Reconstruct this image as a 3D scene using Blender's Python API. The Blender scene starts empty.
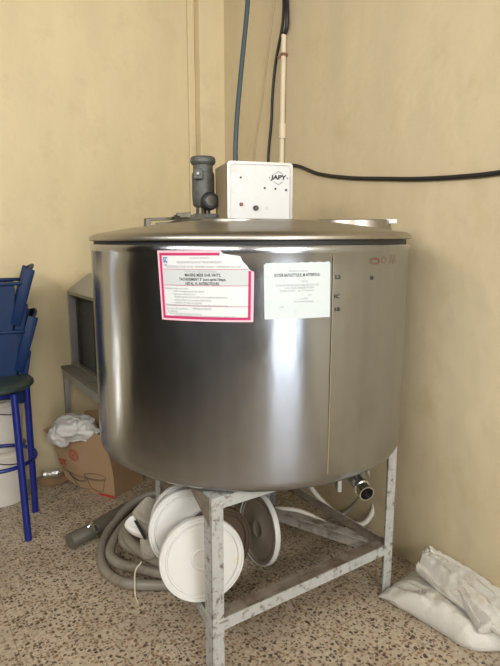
import bpy, bmesh, math, random
from mathutils import Vector, Matrix, noise
from math import sin, cos, pi, radians as R, atan2, sqrt, hypot
random.seed(7)
sc = bpy.context.scene
COL = sc.collection

# ------------------------------------------------------------------ camera
cam = bpy.data.cameras.new('camera')
cam.sensor_fit = 'VERTICAL'; cam.sensor_height = 36.0
cam.lens = 36.0 * 540.0 / 666.0
cam.clip_start = 0.05
camo = bpy.data.objects.new('camera', cam); COL.objects.link(camo)
camo.location = (0, 0, 1.5); camo.rotation_euler = (R(90 - 9.9), 0, 0)
sc.camera = camo
# ------------------------------------------------------------------ exposure
sc.view_settings.view_transform = 'Standard'
sc.view_settings.look = 'None'
sc.view_settings.gamma = 1.0
sc.view_settings.use_curve_mapping = False
sc.view_settings.exposure = -0.16
# ------------------------------------------------------------------ world (overcast bright sky seen through the openings)
world = bpy.data.worlds.new('world'); sc.world = world; world.use_nodes = True
wn = world.node_tree.nodes; bg = wn['Background']
bg.inputs[0].default_value = (0.80, 0.90, 1.0, 1); bg.inputs[1].default_value = 2.2

A = R(34)                       # the room is turned 34 degrees from the camera axis
CA, SA = cos(A), sin(A)
def W(u, v, z=0.0): return Vector((u*CA - v*SA, u*SA + v*CA, z))

def area_light(name, u, v, z, w, h, du, dv, dz, power, col):
    l = bpy.data.lights.new(name, 'AREA'); l.shape = 'RECTANGLE'; l.size = w; l.size_y = h
    l.energy = power; l.color = col
    o = bpy.data.objects.new(name, l); COL.objects.link(o)
    o.location = W(u, v, z)
    d = (W(du, dv, dz) - W(0, 0, 0)).normalized()
    o.rotation_euler = d.to_track_quat('-Z', 'Y').to_euler()
    return o
# daylight through the doorway behind the camera and the window above it, then two added lamps
area_light('doorway_daylight', 0.10, -3.42, 1.25, 1.6, 2.3, 0, 1, 0, 52, (0.88, 0.94, 1.0))
area_light('rear_window_daylight', -0.1, -3.40, 2.95, 3.0, 0.55, 0, 1, -0.12, 190, (1.0, 0.97, 0.92))
area_light('left_fill_light', -1.70, 0.2, 2.75, 3.0, 0.85, 1, 0.15, -0.12, 95, (1.0, 0.96, 0.88))  # added fill for the right wall, set high to stay out of tank reflections
area_light('tank_streak_light', -0.66, 3.42, 0.50, 0.09, 0.75, 0, -1, -0.1, 1.6, (1.0, 0.88, 0.72))  # added unseen lamp that makes the warm streak on the tank's left side

# ------------------------------------------------------------------ material helpers
def new_mat(name):
    m = bpy.data.materials.new(name); m.use_nodes = True
    return m, m.node_tree.nodes, m.node_tree.links, m.node_tree.nodes['Principled BSDF']
def setp(b, **k):
    names = dict(color='Base Color', rough='Roughness', metal='Metallic', spec='Specular IOR Level', trans='Transmission Weight', coat='Coat Weight', sheen='Sheen Weight', aniso='Anisotropic', alpha='Alpha', sss='Subsurface Weight')
    for a, v in k.items():
        i = b.inputs[names[a]]
        i.default_value = (*v, 1) if isinstance(v, tuple) and len(v) == 3 else v
def mat(name, col, rough=0.5, metal=0.0, var=0.12, scale=14, bump=0.0, bscale=60, dirt=None, dirt_amt=0.5, dirt_scale=6, **k):
    """plain surface with slight colour variation, optional dirt patches and bump"""
    m, n, l, b = new_mat(name); setp(b, color=tuple(col), rough=rough, metal=metal, **k)
    tc = n.new('ShaderNodeTexCoord')
    nz = n.new('ShaderNodeTexNoise'); nz.inputs['Scale'].default_value = scale; nz.inputs['Detail'].default_value = 5
    l.new(tc.outputs['Object'], nz.inputs['Vector'])
    mx = n.new('ShaderNodeMix'); mx.data_type = 'RGBA'
    mx.inputs[6].default_value = (*[c*(1-var) for c in col], 1); mx.inputs[7].default_value = (*[min(1, c*(1+var)) for c in col], 1)
    l.new(nz.outputs['Fac'], mx.inputs[0]); out = mx.outputs[2]
    if dirt:
        nd = n.new('ShaderNodeTexNoise'); nd.inputs['Scale'].default_value = dirt_scale; nd.inputs['Detail'].default_value = 8; nd.inputs['Roughness'].default_value = 0.7
        l.new(tc.outputs['Object'], nd.inputs['Vector'])
        r = n.new('ShaderNodeValToRGB'); r.color_ramp.elements[0].position = 0.62 - 0.22*dirt_amt; r.color_ramp.elements[1].position = 0.72 - 0.12*dirt_amt
        l.new(nd.outputs['Fac'], r.inputs[0])
        m2 = n.new('ShaderNodeMix'); m2.data_type = 'RGBA'; m2.inputs[7].default_value = (*dirt, 1)
        l.new(r.outputs[0], m2.inputs[0]); l.new(out, m2.inputs[6]); out = m2.outputs[2]
    l.new(out, b.inputs['Base Color'])
    if bump:
        nb = n.new('ShaderNodeTexNoise'); nb.inputs['Scale'].default_value = bscale; nb.inputs['Detail'].default_value = 6
        l.new(tc.outputs['Object'], nb.inputs['Vector'])
        bp = n.new('ShaderNodeBump'); bp.inputs['Strength'].default_value = bump; bp.inputs['Distance'].default_value = 0.01
        l.new(nb.outputs['Fac'], bp.inputs['Height']); l.new(bp.outputs[0], b.inputs['Normal'])
    return m

def wall_material(name, base, stain, spots=True):
    m, n, l, b = new_mat(name); setp(b, rough=0.55, spec=0.35)
    tc = n.new('ShaderNodeTexCoord')
    mp = n.new('ShaderNodeMapping'); mp.inputs['Scale'].default_value = (1, 1, 0.28)
    l.new(tc.outputs['Object'], mp.inputs['Vector'])
    n1 = n.new('ShaderNodeTexNoise'); n1.inputs['Scale'].default_value = 3.2; n1.inputs['Detail'].default_value = 6; n1.inputs['Roughness'].default_value = 0.55
    l.new(mp.outputs[0], n1.inputs['Vector'])
    mx = n.new('ShaderNodeMix'); mx.data_type = 'RGBA'
    mx.inputs[6].default_value = (*[c*0.82 for c in base], 1); mx.inputs[7].default_value = (*[min(1, c*1.14) for c in base], 1)
    l.new(n1.outputs['Fac'], mx.inputs[0])
    n2 = n.new('ShaderNodeTexNoise'); n2.inputs['Scale'].default_value = 5.0; n2.inputs['Detail'].default_value = 9; n2.inputs['Roughness'].default_value = 0.68
    l.new(tc.outputs['Object'], n2.inputs['Vector'])
    r = n.new('ShaderNodeValToRGB'); r.color_ramp.elements[0].position = 0.54; r.color_ramp.elements[1].position = 0.78
    r.color_ramp.elements[1].color = (0.55, 0.55, 0.55, 1)
    l.new(n2.outputs['Fac'], r.inputs[0])
    m2 = n.new('ShaderNodeMix'); m2.data_type = 'RGBA'; m2.inputs[7].default_value = (*stain, 1)
    l.new(r.outputs[0], m2.inputs[0]); l.new(mx.outputs[2], m2.inputs[6])
    # darker towards the floor, broken up by the noise
    sp = n.new('ShaderNodeSeparateXYZ'); l.new(tc.outputs['Object'], sp.inputs[0])
    mr = n.new('ShaderNodeMapRange'); mr.inputs[1].default_value = 0.0; mr.inputs[2].default_value = 0.30; mr.inputs[3].default_value = 0.55; mr.inputs[4].default_value = 0.0
    l.new(sp.outputs['Z'], mr.inputs[0])
    mu = n.new('ShaderNodeMath'); mu.operation = 'MULTIPLY'; l.new(mr.outputs[0], mu.inputs[0]); l.new(n2.outputs['Fac'], mu.inputs[1])
    m3 = n.new('ShaderNodeMix'); m3.data_type = 'RGBA'; m3.inputs[7].default_value = (*[c*0.6 for c in stain], 1)
    l.new(mu.outputs[0], m3.inputs[0]); l.new(m2.outputs[2], m3.inputs[6])
    l.new(m3.outputs[2], b.inputs['Base Color'])
    nb = n.new('ShaderNodeTexNoise'); nb.inputs['Scale'].default_value = 7; nb.inputs['Detail'].default_value = 8
    l.new(tc.outputs['Object'], nb.inputs['Vector'])
    bp = n.new('ShaderNodeBump'); bp.inputs['Strength'].default_value = 0.35; bp.inputs['Distance'].default_value = 0.02
    l.new(nb.outputs['Fac'], bp.inputs['Height']); l.new(bp.outputs[0], b.inputs['Normal'])
    return m

def floor_material():
    m, n, l, b = new_mat('terrazzo_tile'); setp(b, rough=0.38, spec=0.45)
    tc = n.new('ShaderNodeTexCoord'); P = tc.outputs['Object']
    base = n.new('ShaderNodeTexNoise'); base.inputs['Scale'].default_value = 60; base.inputs['Detail'].default_value = 4
    l.new(P, base.inputs['Vector'])
    r0 = n.new('ShaderNodeValToRGB')
    e = r0.color_ramp.elements; e[0].position = 0.30; e[0].color = (0.33, 0.26, 0.185, 1); e[1].position = 0.68; e[1].color = (0.51, 0.435, 0.33, 1)
    l.new(base.outputs['Fac'], r0.inputs[0]); cur = r0.outputs[0]
    def chips(scale, lo, hi, thr, col, seedv):
        nonlocal cur
        mp = n.new('ShaderNodeMapping'); mp.inputs['Location'].default_value = (seedv, seedv*0.7, 0); l.new(P, mp.inputs['Vector'])
        dn = n.new('ShaderNodeTexNoise'); dn.inputs['Scale'].default_value = scale*1.3; l.new(mp.outputs[0], dn.inputs['Vector'])
        ad = n.new('ShaderNodeMix'); ad.data_type = 'VECTOR'; ad.inputs[0].default_value = 0.012
        l.new(mp.outputs[0], ad.inputs[4]); l.new(dn.outputs['Color'], ad.inputs[5])
        vo = n.new('ShaderNodeTexVoronoi'); vo.inputs['Scale'].default_value = scale; l.new(ad.outputs[1], vo.inputs['Vector'])
        rr = n.new('ShaderNodeValToRGB'); rr.color_ramp.elements[0].position = lo; rr.color_ramp.elements[0].color = (1, 1, 1, 1)
        rr.color_ramp.elements[1].position = hi; rr.color_ramp.elements[1].color = (0, 0, 0, 1)
        l.new(vo.outputs['Distance'], rr.inputs[0])
        sx = n.new('ShaderNodeSeparateColor'); l.new(vo.outputs['Color'], sx.inputs[0])
        gt = n.new('ShaderNodeMath'); gt.operation = 'GREATER_THAN'; gt.inputs[1].default_value = thr; l.new(sx.outputs[0], gt.inputs[0])
        mu = n.new('ShaderNodeMath'); mu.operation = 'MULTIPLY'; l.new(rr.outputs[0], mu.inputs[0]); l.new(gt.outputs[0], mu.inputs[1])
        mx = n.new('ShaderNodeMix'); mx.data_type = 'RGBA'; mx.inputs[7].default_value = (*col, 1)
        m8 = n.new('ShaderNodeMath'); m8.operation = 'MULTIPLY'; m8.inputs[1].default_value = 0.85; l.new(mu.outputs[0], m8.inputs[0]); l.new(m8.outputs[0], mx.inputs[0]); l.new(cur, mx.inputs[6]); cur = mx.outputs[2]
    chips(60, 0.36, 0.44, 0.55, (0.24, 0.14, 0.075), 3.1)
    chips(82, 0.36, 0.44, 0.50, (0.10, 0.065, 0.045), 7.7)
    chips(50, 0.32, 0.39, 0.68, (0.03, 0.02, 0.016), 1.3)
    # worn dirt
    dn = n.new('ShaderNodeTexNoise'); dn.inputs['Scale'].default_value = 3.5; dn.inputs['Detail'].default_value = 8; l.new(P, dn.inputs['Vector'])
    dr = n.new('ShaderNodeValToRGB'); dr.color_ramp.elements[0].position = 0.45; dr.color_ramp.elements[1].position = 0.75; dr.color_ramp.elements[1].color = (0.5, 0.5, 0.5, 1)
    l.new(dn.outputs['Fac'], dr.inputs[0])
    md = n.new('ShaderNodeMix'); md.data_type = 'RGBA'; md.inputs[7].default_value = (0.16, 0.11, 0.07, 1)
    l.new(dr.outputs[0], md.inputs[0]); l.new(cur, md.inputs[6]); cur = md.outputs[2]
    # joints: 0.2525 m tiles
    sp = n.new('ShaderNodeSeparateXYZ'); l.new(P, sp.inputs[0])
    masks = []
    for ax, off in (('X', 0.275), ('Y', 1.12)):
        a = n.new('ShaderNodeMath'); a.operation = 'SUBTRACT'; a.inputs[1].default_value = off - 0.2525*40; l.new(sp.outputs[ax], a.inputs[0])
        d = n.new('ShaderNodeMath'); d.operation = 'DIVIDE'; d.inputs[1].default_value = 0.2525; l.new(a.outputs[0], d.inputs[0])
        f = n.new('ShaderNodeMath'); f.operation = 'FRACT'; l.new(d.outputs[0], f.inputs[0])
        s = n.new('ShaderNodeMath'); s.operation = 'SUBTRACT'; s.inputs[1].default_value = 0.5; l.new(f.outputs[0], s.inputs[0])
        ab = n.new('ShaderNodeMath'); ab.operation = 'ABSOLUTE'; l.new(s.outputs[0], ab.inputs[0])
        g = n.new('ShaderNodeMath'); g.operation = 'GREATER_THAN'; g.inputs[1].default_value = 0.5 - 0.008; l.new(ab.outputs[0], g.inputs[0])
        masks.append(g)
    mm = n.new('ShaderNodeMath'); mm.operation = 'MAXIMUM'; l.new(masks[0].outputs[0], mm.inputs[0]); l.new(masks[1].outputs[0], mm.inputs[1])
    ms = n.new('ShaderNodeMath'); ms.operation = 'MULTIPLY'; ms.inputs[1].default_value = 0.5; l.new(mm.outputs[0], ms.inputs[0])
    mj = n.new('ShaderNodeMix'); mj.data_type = 'RGBA'; mj.inputs[7].default_value = (0.13, 0.085, 0.05, 1)
    l.new(ms.outputs[0], mj.inputs[0]); l.new(cur, mj.inputs[6]); l.new(mj.outputs[2], b.inputs['Base Color'])
    rn = n.new('ShaderNodeMapRange'); rn.inputs[3].default_value = 0.30; rn.inputs[4].default_value = 0.55; l.new(dn.outputs['Fac'], rn.inputs[0]); l.new(rn.outputs[0], b.inputs['Roughness'])
    bp = n.new('ShaderNodeBump'); bp.inputs['Strength'].default_value = 0.25; bp.inputs['Distance'].default_value = 0.003; bp.invert = True
    l.new(mm.outputs[0], bp.inputs['Height']); l.new(bp.outputs[0], b.inputs['Normal'])
    return m

def steel_material(name, col=(0.56, 0.55, 0.53), rough=0.24, wav=0.12, aniso=0.0, dirt=0.25):
    """old stainless sheet: faint vertical streaks, smears, slight waviness"""
    m, n, l, b = new_mat(name); setp(b, metal=1.0, rough=rough, aniso=aniso)
    tc = n.new('ShaderNodeTexCoord')
    mp = n.new('ShaderNodeMapping'); mp.inputs['Scale'].default_value = (26, 26, 1.2); l.new(tc.outputs['Object'], mp.inputs['Vector'])
    ns = n.new('ShaderNodeTexNoise'); ns.inputs['Scale'].default_value = 1.0; ns.inputs['Detail'].default_value = 6; l.new(mp.outputs[0], ns.inputs['Vector'])
    n2 = n.new('ShaderNodeTexNoise'); n2.inputs['Scale'].default_value = 4.5; n2.inputs['Detail'].default_value = 9; n2.inputs['Roughness'].default_value = 0.65; l.new(tc.outputs['Object'], n2.inputs['Vector'])
    mx = n.new('ShaderNodeMix'); mx.data_type = 'RGBA'
    mx.inputs[6].default_value = (*[c*0.86 for c in col], 1); mx.inputs[7].default_value = (*[min(1, c*1.10) for c in col], 1); l.new(ns.outputs['Fac'], mx.inputs[0])
    dr = n.new('ShaderNodeValToRGB'); dr.color_ramp.elements[0].position = 0.5; dr.color_ramp.elements[1].position = 0.8
    dr.color_ramp.elements[1].color = (dirt*2, dirt*2, dirt*2, 1); l.new(n2.outputs['Fac'], dr.inputs[0])
    m2 = n.new('ShaderNodeMix'); m2.data_type = 'RGBA'; m2.inputs[7].default_value = (*[c*0.62 for c in (col[0], col[1]*0.95, col[2]*0.88)], 1)
    l.new(dr.outputs[0], m2.inputs[0]); l.new(mx.outputs[2], m2.inputs[6]); l.new(m2.outputs[2], b.inputs['Base Color'])
    mr = n.new('ShaderNodeMapRange'); mr.inputs[1].default_value = 0.25; mr.inputs[2].default_value = 0.75
    mr.inputs[3].default_value = rough*0.85; mr.inputs[4].default_value = rough*1.25; l.new(n2.outputs['Fac'], mr.inputs[0]); l.new(mr.outputs[0], b.inputs['Roughness'])
    if aniso:
        tg = n.new('ShaderNodeTangent'); tg.direction_type = 'RADIAL'; tg.axis = 'Z'; b.inputs['Anisotropic Rotation'].default_value = ANISO_ROT; l.new(tg.outputs[0], b.inputs['Tangent'])
    nb = n.new('ShaderNodeTexNoise'); nb.inputs['Scale'].default_value = 3.0; nb.inputs['Detail'].default_value = 3
    mp2 = n.new('ShaderNodeMapping'); mp2.inputs['Scale'].default_value = (2.4, 2.4, 0.7); l.new(tc.outputs['Object'], mp2.inputs['Vector']); l.new(mp2.outputs[0], nb.inputs['Vector'])
    bp = n.new('ShaderNodeBump'); bp.inputs['Strength'].default_value = wav; bp.inputs['Distance'].default_value = 0.02
    l.new(nb.outputs['Fac'], bp.inputs['Height']); l.new(bp.outputs[0], b.inputs['Normal'])
    return m

M = {}
ANISO_ROT = 0.25
M['wall_back'] = wall_material('cream_wall_paint', (0.655, 0.545, 0.335), (0.50, 0.40, 0.24))
M['wall_right'] = wall_material('cream_wall_paint_aged', (0.605, 0.51, 0.335), (0.50, 0.395, 0.20))
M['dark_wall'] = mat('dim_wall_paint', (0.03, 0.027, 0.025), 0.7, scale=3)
M['rear_wall'] = mat('grey_wall_paint', (0.55, 0.55, 0.55), 0.7, scale=3)
M['ceiling'] = mat('ceiling_paint', (0.40, 0.36, 0.30), 0.8, scale=3, var=0.04)
M['floor'] = floor_material()
M['steel'] = steel_material('tank_stainless', (0.365, 0.383, 0.412), aniso=0.6, rough=0.21)
M['steel_lid'] = steel_material('lid_stainless', (0.37, 0.345, 0.305), 0.36, 0.05)
M['steel_old'] = steel_material('dull_aluminium', (0.50, 0.50, 0.48), 0.45, 0.05, dirt=0.4)
M['chrome'] = mat('polished_steel', (0.72, 0.71, 0.68), 0.16, 1.0, var=0.04)
M['black_gap'] = mat('black_rubber', (0.012, 0.012, 0.012), 0.6)
M['frame'] = mat('chipped_white_paint', (0.37, 0.375, 0.355), 0.5, var=0.14, dirt=(0.09, 0.056, 0.036), dirt_amt=0.42, dirt_scale=38, bump=0.25, bscale=90)
M['frame_dirty'] = mat('grimy_painted_iron', (0.19, 0.16, 0.125), 0.65, var=0.25, dirt=(0.09, 0.062, 0.042), dirt_amt=0.9, dirt_scale=9, bump=0.3, bscale=70)
M['frame_grey'] = mat('greyed_painted_iron', (0.28, 0.26, 0.22), 0.6, var=0.25, dirt=(0.10, 0.07, 0.05), dirt_amt=0.7, dirt_scale=12, bump=0.3, bscale=70)
M['panel_white'] = mat('white_enamel', (0.53, 0.535, 0.53), 0.4, var=0.03, dirt=(0.48, 0.45, 0.38), dirt_amt=0.1, dirt_scale=9)
M['panel_trim'] = mat('grey_metal_trim', (0.30, 0.29, 0.26), 0.35, 0.6, var=0.08)
M['panel_side'] = mat('tan_enamel', (0.31, 0.24, 0.14), 0.45, var=0.1, dirt=(0.25, 0.18, 0.10), dirt_amt=0.3)
M['black'] = mat('black_plastic', (0.015, 0.015, 0.016), 0.4)
M['red_lamp'] = mat('dark_red_plastic', (0.16, 0.012, 0.012), 0.3)
M['ink'] = mat('black_ink', (0.03, 0.03, 0.035), 0.7)
M['grey_ink'] = mat('grey_ink', (0.30, 0.30, 0.31), 0.7)
M['blue_ink'] = mat('blue_ink', (0.04, 0.16, 0.38), 0.7)
M['crimson'] = mat('crimson_print', (0.42, 0.018, 0.105), 0.7, var=0.05)
M['pink'] = mat('pink_print', (0.72, 0.42, 0.49), 0.7, var=0.03)
M['paper'] = mat('white_paper', (0.58, 0.60, 0.60), 0.75, var=0.02, scale=30)
M['paper_grey'] = mat('grey_paper', (0.47, 0.50, 0.50), 0.75, var=0.03, scale=30)
M['paper_blue'] = mat('faded_blue_white_paper', (0.52, 0.575, 0.585), 0.75, var=0.04, dirt=(0.46, 0.53, 0.54), dirt_amt=0.2, dirt_scale=20)
M['rust'] = mat('rust_mark', (0.20, 0.09, 0.05), 0.8)
M['motor'] = mat('oily_motor_paint', (0.085, 0.088, 0.08), 0.5, 0.2, var=0.3, scale=40, dirt=(0.05, 0.045, 0.04), dirt_amt=0.6, bump=0.3)
M['motor_dark'] = mat('dark_motor_iron', (0.035, 0.037, 0.04), 0.45, 0.4, var=0.3)
M['bracket'] = mat('dull_bracket_steel', (0.14, 0.135, 0.115), 0.45, 0.8, var=0.2, dirt=(0.08, 0.07, 0.05), dirt_amt=0.5)
M['lid_white'] = mat('white_bucket_plastic', (0.60, 0.59, 0.56), 0.38, var=0.03, dirt=(0.62, 0.56, 0.44), dirt_amt=0.12, dirt_scale=12)
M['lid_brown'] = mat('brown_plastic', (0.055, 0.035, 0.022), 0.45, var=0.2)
M['lid_tan'] = mat('soiled_plastic_lid', (0.25, 0.21, 0.165), 0.5, var=0.12, dirt=(0.25, 0.20, 0.15), dirt_amt=0.4)
M['hose'] = mat('grey_vinyl_hose', (0.23, 0.205, 0.165), 0.42, var=0.15, dirt=(0.13, 0.10, 0.07), dirt_amt=0.4)
M['hose_dark'] = mat('dark_ribbed_hose', (0.11, 0.10, 0.075), 0.45, var=0.2)
M['hose_white'] = mat('white_rubber_hose', (0.52, 0.49, 0.42), 0.5, var=0.08)
M['cloth'] = mat('grey_cloth', (0.36, 0.335, 0.28), 0.85, var=0.15, bump=0.4, bscale=120)
M['bag'] = mat('white_plastic_bag', (0.74, 0.72, 0.69), 0.42, var=0.08, sss=0.1)
M['sack'] = mat('woven_white_sack', (0.56, 0.535, 0.475), 0.55, var=0.12, scale=9, dirt=(0.44, 0.38, 0.29), dirt_amt=0.3, dirt_scale=5, bump=0.5, bscale=25)
M['cardboard'] = mat('brown_cardboard', (0.40, 0.26, 0.145), 0.8, var=0.07, scale=6, bump=0.1)
M['red_ink'] = mat('red_print', (0.48, 0.05, 0.035), 0.7)
M['blue_plastic'] = mat('blue_plastic', (0.0025, 0.018, 0.070), 0.45, var=0.1, spec=0.2)
M['blue_paint'] = mat('blue_metal_paint', (0.006, 0.014, 0.15), 0.30, var=0.1)
M['seat_green'] = mat('dark_green_vinyl', (0.022, 0.038, 0.034), 0.5, var=0.2)
M['bucket'] = mat('white_pail_plastic', (0.66, 0.62, 0.55), 0.4, var=0.04)
M['cable_black'] = mat('black_cable', (0.012, 0.012, 0.013), 0.5)
M['cable_grey'] = mat('blue_grey_cable', (0.035, 0.055, 0.065), 0.45)
M['cream_pipe'] = mat('painted_cream_conduit', (0.66, 0.56, 0.40), 0.5, var=0.06, dirt=(0.5, 0.4, 0.28), dirt_amt=0.2, dirt_scale=14)
M['line_brown'] = mat('wall_line_brown', (0.45, 0.35, 0.21), 0.6)
M['filter'] = mat('dusty_filter_mesh', (0.060, 0.058, 0.052), 0.9, var=0.5, scale=60, bump=0.8, bscale=150)
M['bench_top'] = mat('worn_grey_bench', (0.20, 0.19, 0.165), 0.5, 0.4, var=0.15, dirt=(0.12, 0.10, 0.08), dirt_amt=0.4)
M['bench_side'] = mat('grey_bench_apron', (0.34, 0.34, 0.32), 0.45, 0.5, var=0.1)
M['string'] = mat('cream_string', (0.62, 0.55, 0.40), 0.8)
M['foil'] = mat('foil_tin', (0.68, 0.67, 0.64), 0.3, 0.8, var=0.2, bump=0.8, bscale=50)

# ------------------------------------------------------------------ object helpers
def link(o, parent=None):
    COL.objects.link(o)
    if parent: o.parent = parent
    return o
def obj(name, bm, m, parent=None, smooth=False, loc=None, rotz=None):
    me = bpy.data.meshes.new(name)
    bm.normal_update(); bm.to_mesh(me); bm.free()
    for mm in (m if isinstance(m, (list, tuple)) else [m]): me.materials.append(mm)
    if smooth:
        for p in me.polygons: p.use_smooth = True
        try: me.set_sharp_from_angle(angle=R(38))
        except Exception: pass
    o = bpy.data.objects.new(name, me); link(o, parent)
    if loc is not None: o.location = loc
    if rotz is not None: o.rotation_euler = (0, 0, rotz)
    return o
def tag(o, label, cat, group=None):
    o['label'] = label; o['category'] = cat
    if group: o['group'] = group
    return o
def thing(name, label, cat, loc=(0, 0, 0), rotz=0, group=None):
    o = bpy.data.objects.new(name, None); o.empty_display_size = 0.1; COL.objects.link(o)
    o.location = loc; o.rotation_euler = (0, 0, rotz)
    return tag(o, label, cat, group)
def struct(name, bm, m, loc=None, rotz=None):
    o = obj(name, bm, m, None, False, loc, rotz); o['kind'] = 'structure'; return o
def box(bm, x0, x1, y0, y1, z0, z1, bev=0.0, M4=None):
    t = bmesh.new()
    bmesh.ops.create_cube(t, size=1)
    for v in t.verts: v.co = Vector((x0 + (v.co.x+.5)*(x1-x0), y0 + (v.co.y+.5)*(y1-y0), z0 + (v.co.z+.5)*(z1-z0)))
    if bev: bmesh.ops.bevel(t, geom=t.edges[:], offset=bev, segments=2, affect='EDGES', profile=0.5)
    if M4 is not None: bmesh.ops.transform(t, matrix=M4, verts=t.verts)
    merge(bm, t)
def merge(bm, t):
    me = bpy.data.meshes.new('tmp'); t.to_mesh(me); t.free(); bm.from_mesh(me); bpy.data.meshes.remove(me)
def lathe(bm, prof, n=48, M4=None, close=False):
    """prof: list of (r, z); revolve about z"""
    t = bmesh.new(); rings = []
    for r, z in prof:
        if r < 1e-6: rings.append([t.verts.new((0, 0, z))])
        else: rings.append([t.verts.new((r*cos(2*pi*i/n), r*sin(2*pi*i/n), z)) for i in range(n)])
    for a, b in zip(rings, rings[1:]):
        for i in range(n):
            j = (i+1) % n
            if len(a) == 1 and len(b) == 1: continue
            if len(a) == 1: t.faces.new((a[0], b[j], b[i]))
            elif len(b) == 1: t.faces.new((a[i], a[j], b[0]))
            else: t.faces.new((a[i], a[j], b[j], b[i]))
    bmesh.ops.recalc_face_normals(t, faces=t.faces)
    if M4 is not None: bmesh.ops.transform(t, matrix=M4, verts=t.verts)
    merge(bm, t)
def catmull(pts, k=8):
    P = [Vector(p) for p in pts]; P = [2*P[0]-P[1]] + P + [2*P[-1]-P[-2]]; out = []
    for i in range(1, len(P)-2):
        a, b, c, d = P[i-1:i+3]
        for j in range(k):
            t = j/k
            out.append(0.5*((2*b) + (c-a)*t + (2*a-5*b+4*c-d)*t*t + (3*b-a-3*c+d)*t**3))
    out.append(P[-2]); return out
def tube(bm, pts, r, n=10, smooth=8, cap=True, rib=0.0, hollow=False):
    P = catmull(pts, smooth) if smooth else [Vector(p) for p in pts]
    t = bmesh.new(); rings = []; up = None
    for i, p in enumerate(P):
        d = (P[min(i+1, len(P)-1)] - P[max(i-1, 0)]).normalized()
        if up is None: up = Vector((0, 0, 1)) if abs(d.z) < .9 else Vector((1, 0, 0))
        s = d.cross(up).normalized(); up = s.cross(d).normalized()
        rr = r(i/(len(P)-1)) if callable(r) else r
        if rib and i % 2: rr *= 1-rib
        rings.append([t.verts.new(p + rr*(cos(2*pi*k/n)*s + sin(2*pi*k/n)*up)) for k in range(n)])
    for a, b in zip(rings, rings[1:]):
        for k in range(n): t.faces.new((a[k], a[(k+1) % n], b[(k+1) % n], b[k]))
    if cap:
        t.faces.new(rings[0][::-1]); t.faces.new(rings[-1])
    bmesh.ops.recalc_face_normals(t, faces=t.faces)
    merge(bm, t)
def bar(bm, a, b, w, h, up=(0, 0, 1), bev=0.0):
    """rectangular bar from a to b, w across, h along up"""
    a, b = Vector(a), Vector(b); d = (b-a); L = d.length; d.normalize()
    s = d.cross(Vector(up)).normalized(); u = s.cross(d).normalized()
    m4 = Matrix((( d.x, s.x, u.x, a.x), (d.y, s.y, u.y, a.y), (d.z, s.z, u.z, a.z), (0, 0, 0, 1)))
    box(bm, 0, L, -w/2, w/2, -h/2, h/2, bev, m4)
def poly(bm, pts):
    bm.faces.new([bm.verts.new(p) for p in pts])
def text_mesh(body, size, align='LEFT', bold=0.0):
    c = bpy.data.curves.new('txt', 'FONT'); c.body = body; c.size = size; c.align_x = align; c.align_y = 'BOTTOM_BASELINE' if False else 'CENTER'
    c.offset = bold; c.resolution_u = 2
    o = bpy.data.objects.new('txt', c); COL.objects.link(o)
    dg = bpy.context.evaluated_depsgraph_get(); dg.update()
    me = bpy.data.meshes.new_from_object(o.evaluated_get(dg))
    COL.objects.unlink(o); bpy.data.objects.remove(o); bpy.data.curves.remove(c)
    bm = bmesh.new(); bm.from_mesh(me); bpy.data.meshes.remove(me)
    return bm
def text_width(bm): return max(v.co.x for v in bm.verts) - min(v.co.x for v in bm.verts)
def Rz(a): return Matrix.Rotation(a, 4, 'Z')
def T(*p): return Matrix.Translation(p)

# ================================================================== THE ROOM  (local frame of the room: x = u, y = v)
def RW(v): return 1.93 + (v-1.6)*0.13/1.845        # u of the right wall at v
V1, V0, U0 = 3.445, -3.6, -1.75
ZC = 3.3
b = bmesh.new(); box(b, U0-.1, 2.4, V0-.1, V1+.15, -0.1, 0.0); struct('floor', b, M['floor'], (0, 0, 0), A)
b = bmesh.new(); box(b, U0-.1, 2.4, V0-.1, V1+.15, ZC, ZC+0.1); struct('ceiling', b, M['ceiling'], (0, 0, 0), A)
b = bmesh.new(); box(b, U0-.1, -.78, V1, V1+0.15, 0, ZC); box(b, -.78, -.54, V1, V1+0.15, 0, .18); box(b, -.78, -.54, V1, V1+0.15, 1.32, ZC); box(b, -.54, 2.4, V1, V1+0.15, 0, ZC); struct('wall_back', b, M['wall_back'], (0, 0, 0), A)  # narrow opening cut for the added streak lamp
b = bmesh.new()
pr = [(RW(V1+.0), V1), (RW(V0), V0), (RW(V0)+.15, V0), (RW(V1)+.15, V1)]
lo = [b.verts.new((x, y, 0)) for x, y in pr]; hi = [b.verts.new((x, y, ZC)) for x, y in pr]
for i in range(4): b.faces.new((lo[i], lo[(i+1) % 4], hi[(i+1) % 4], hi[i]))
b.faces.new(lo); b.faces.new(hi); bmesh.ops.recalc_face_normals(b, faces=b.faces)
struct('wall_right', b, M['wall_right'], (0, 0, 0), A)
# corner pier standing a little proud of the back wall
b = bmesh.new(); box(b, 1.865, RW(V1)-0.001, V1-0.085, V1, 0, ZC, 0.004); struct('trim_1', b, M['wall_back'], (0, 0, 0), A)
b = bmesh.new(); box(b, 1.815, 1.864, V1-0.022, V1, 0, ZC, 0.006); struct('trim_2', b, M['wall_back'], (0, 0, 0), A)
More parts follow.
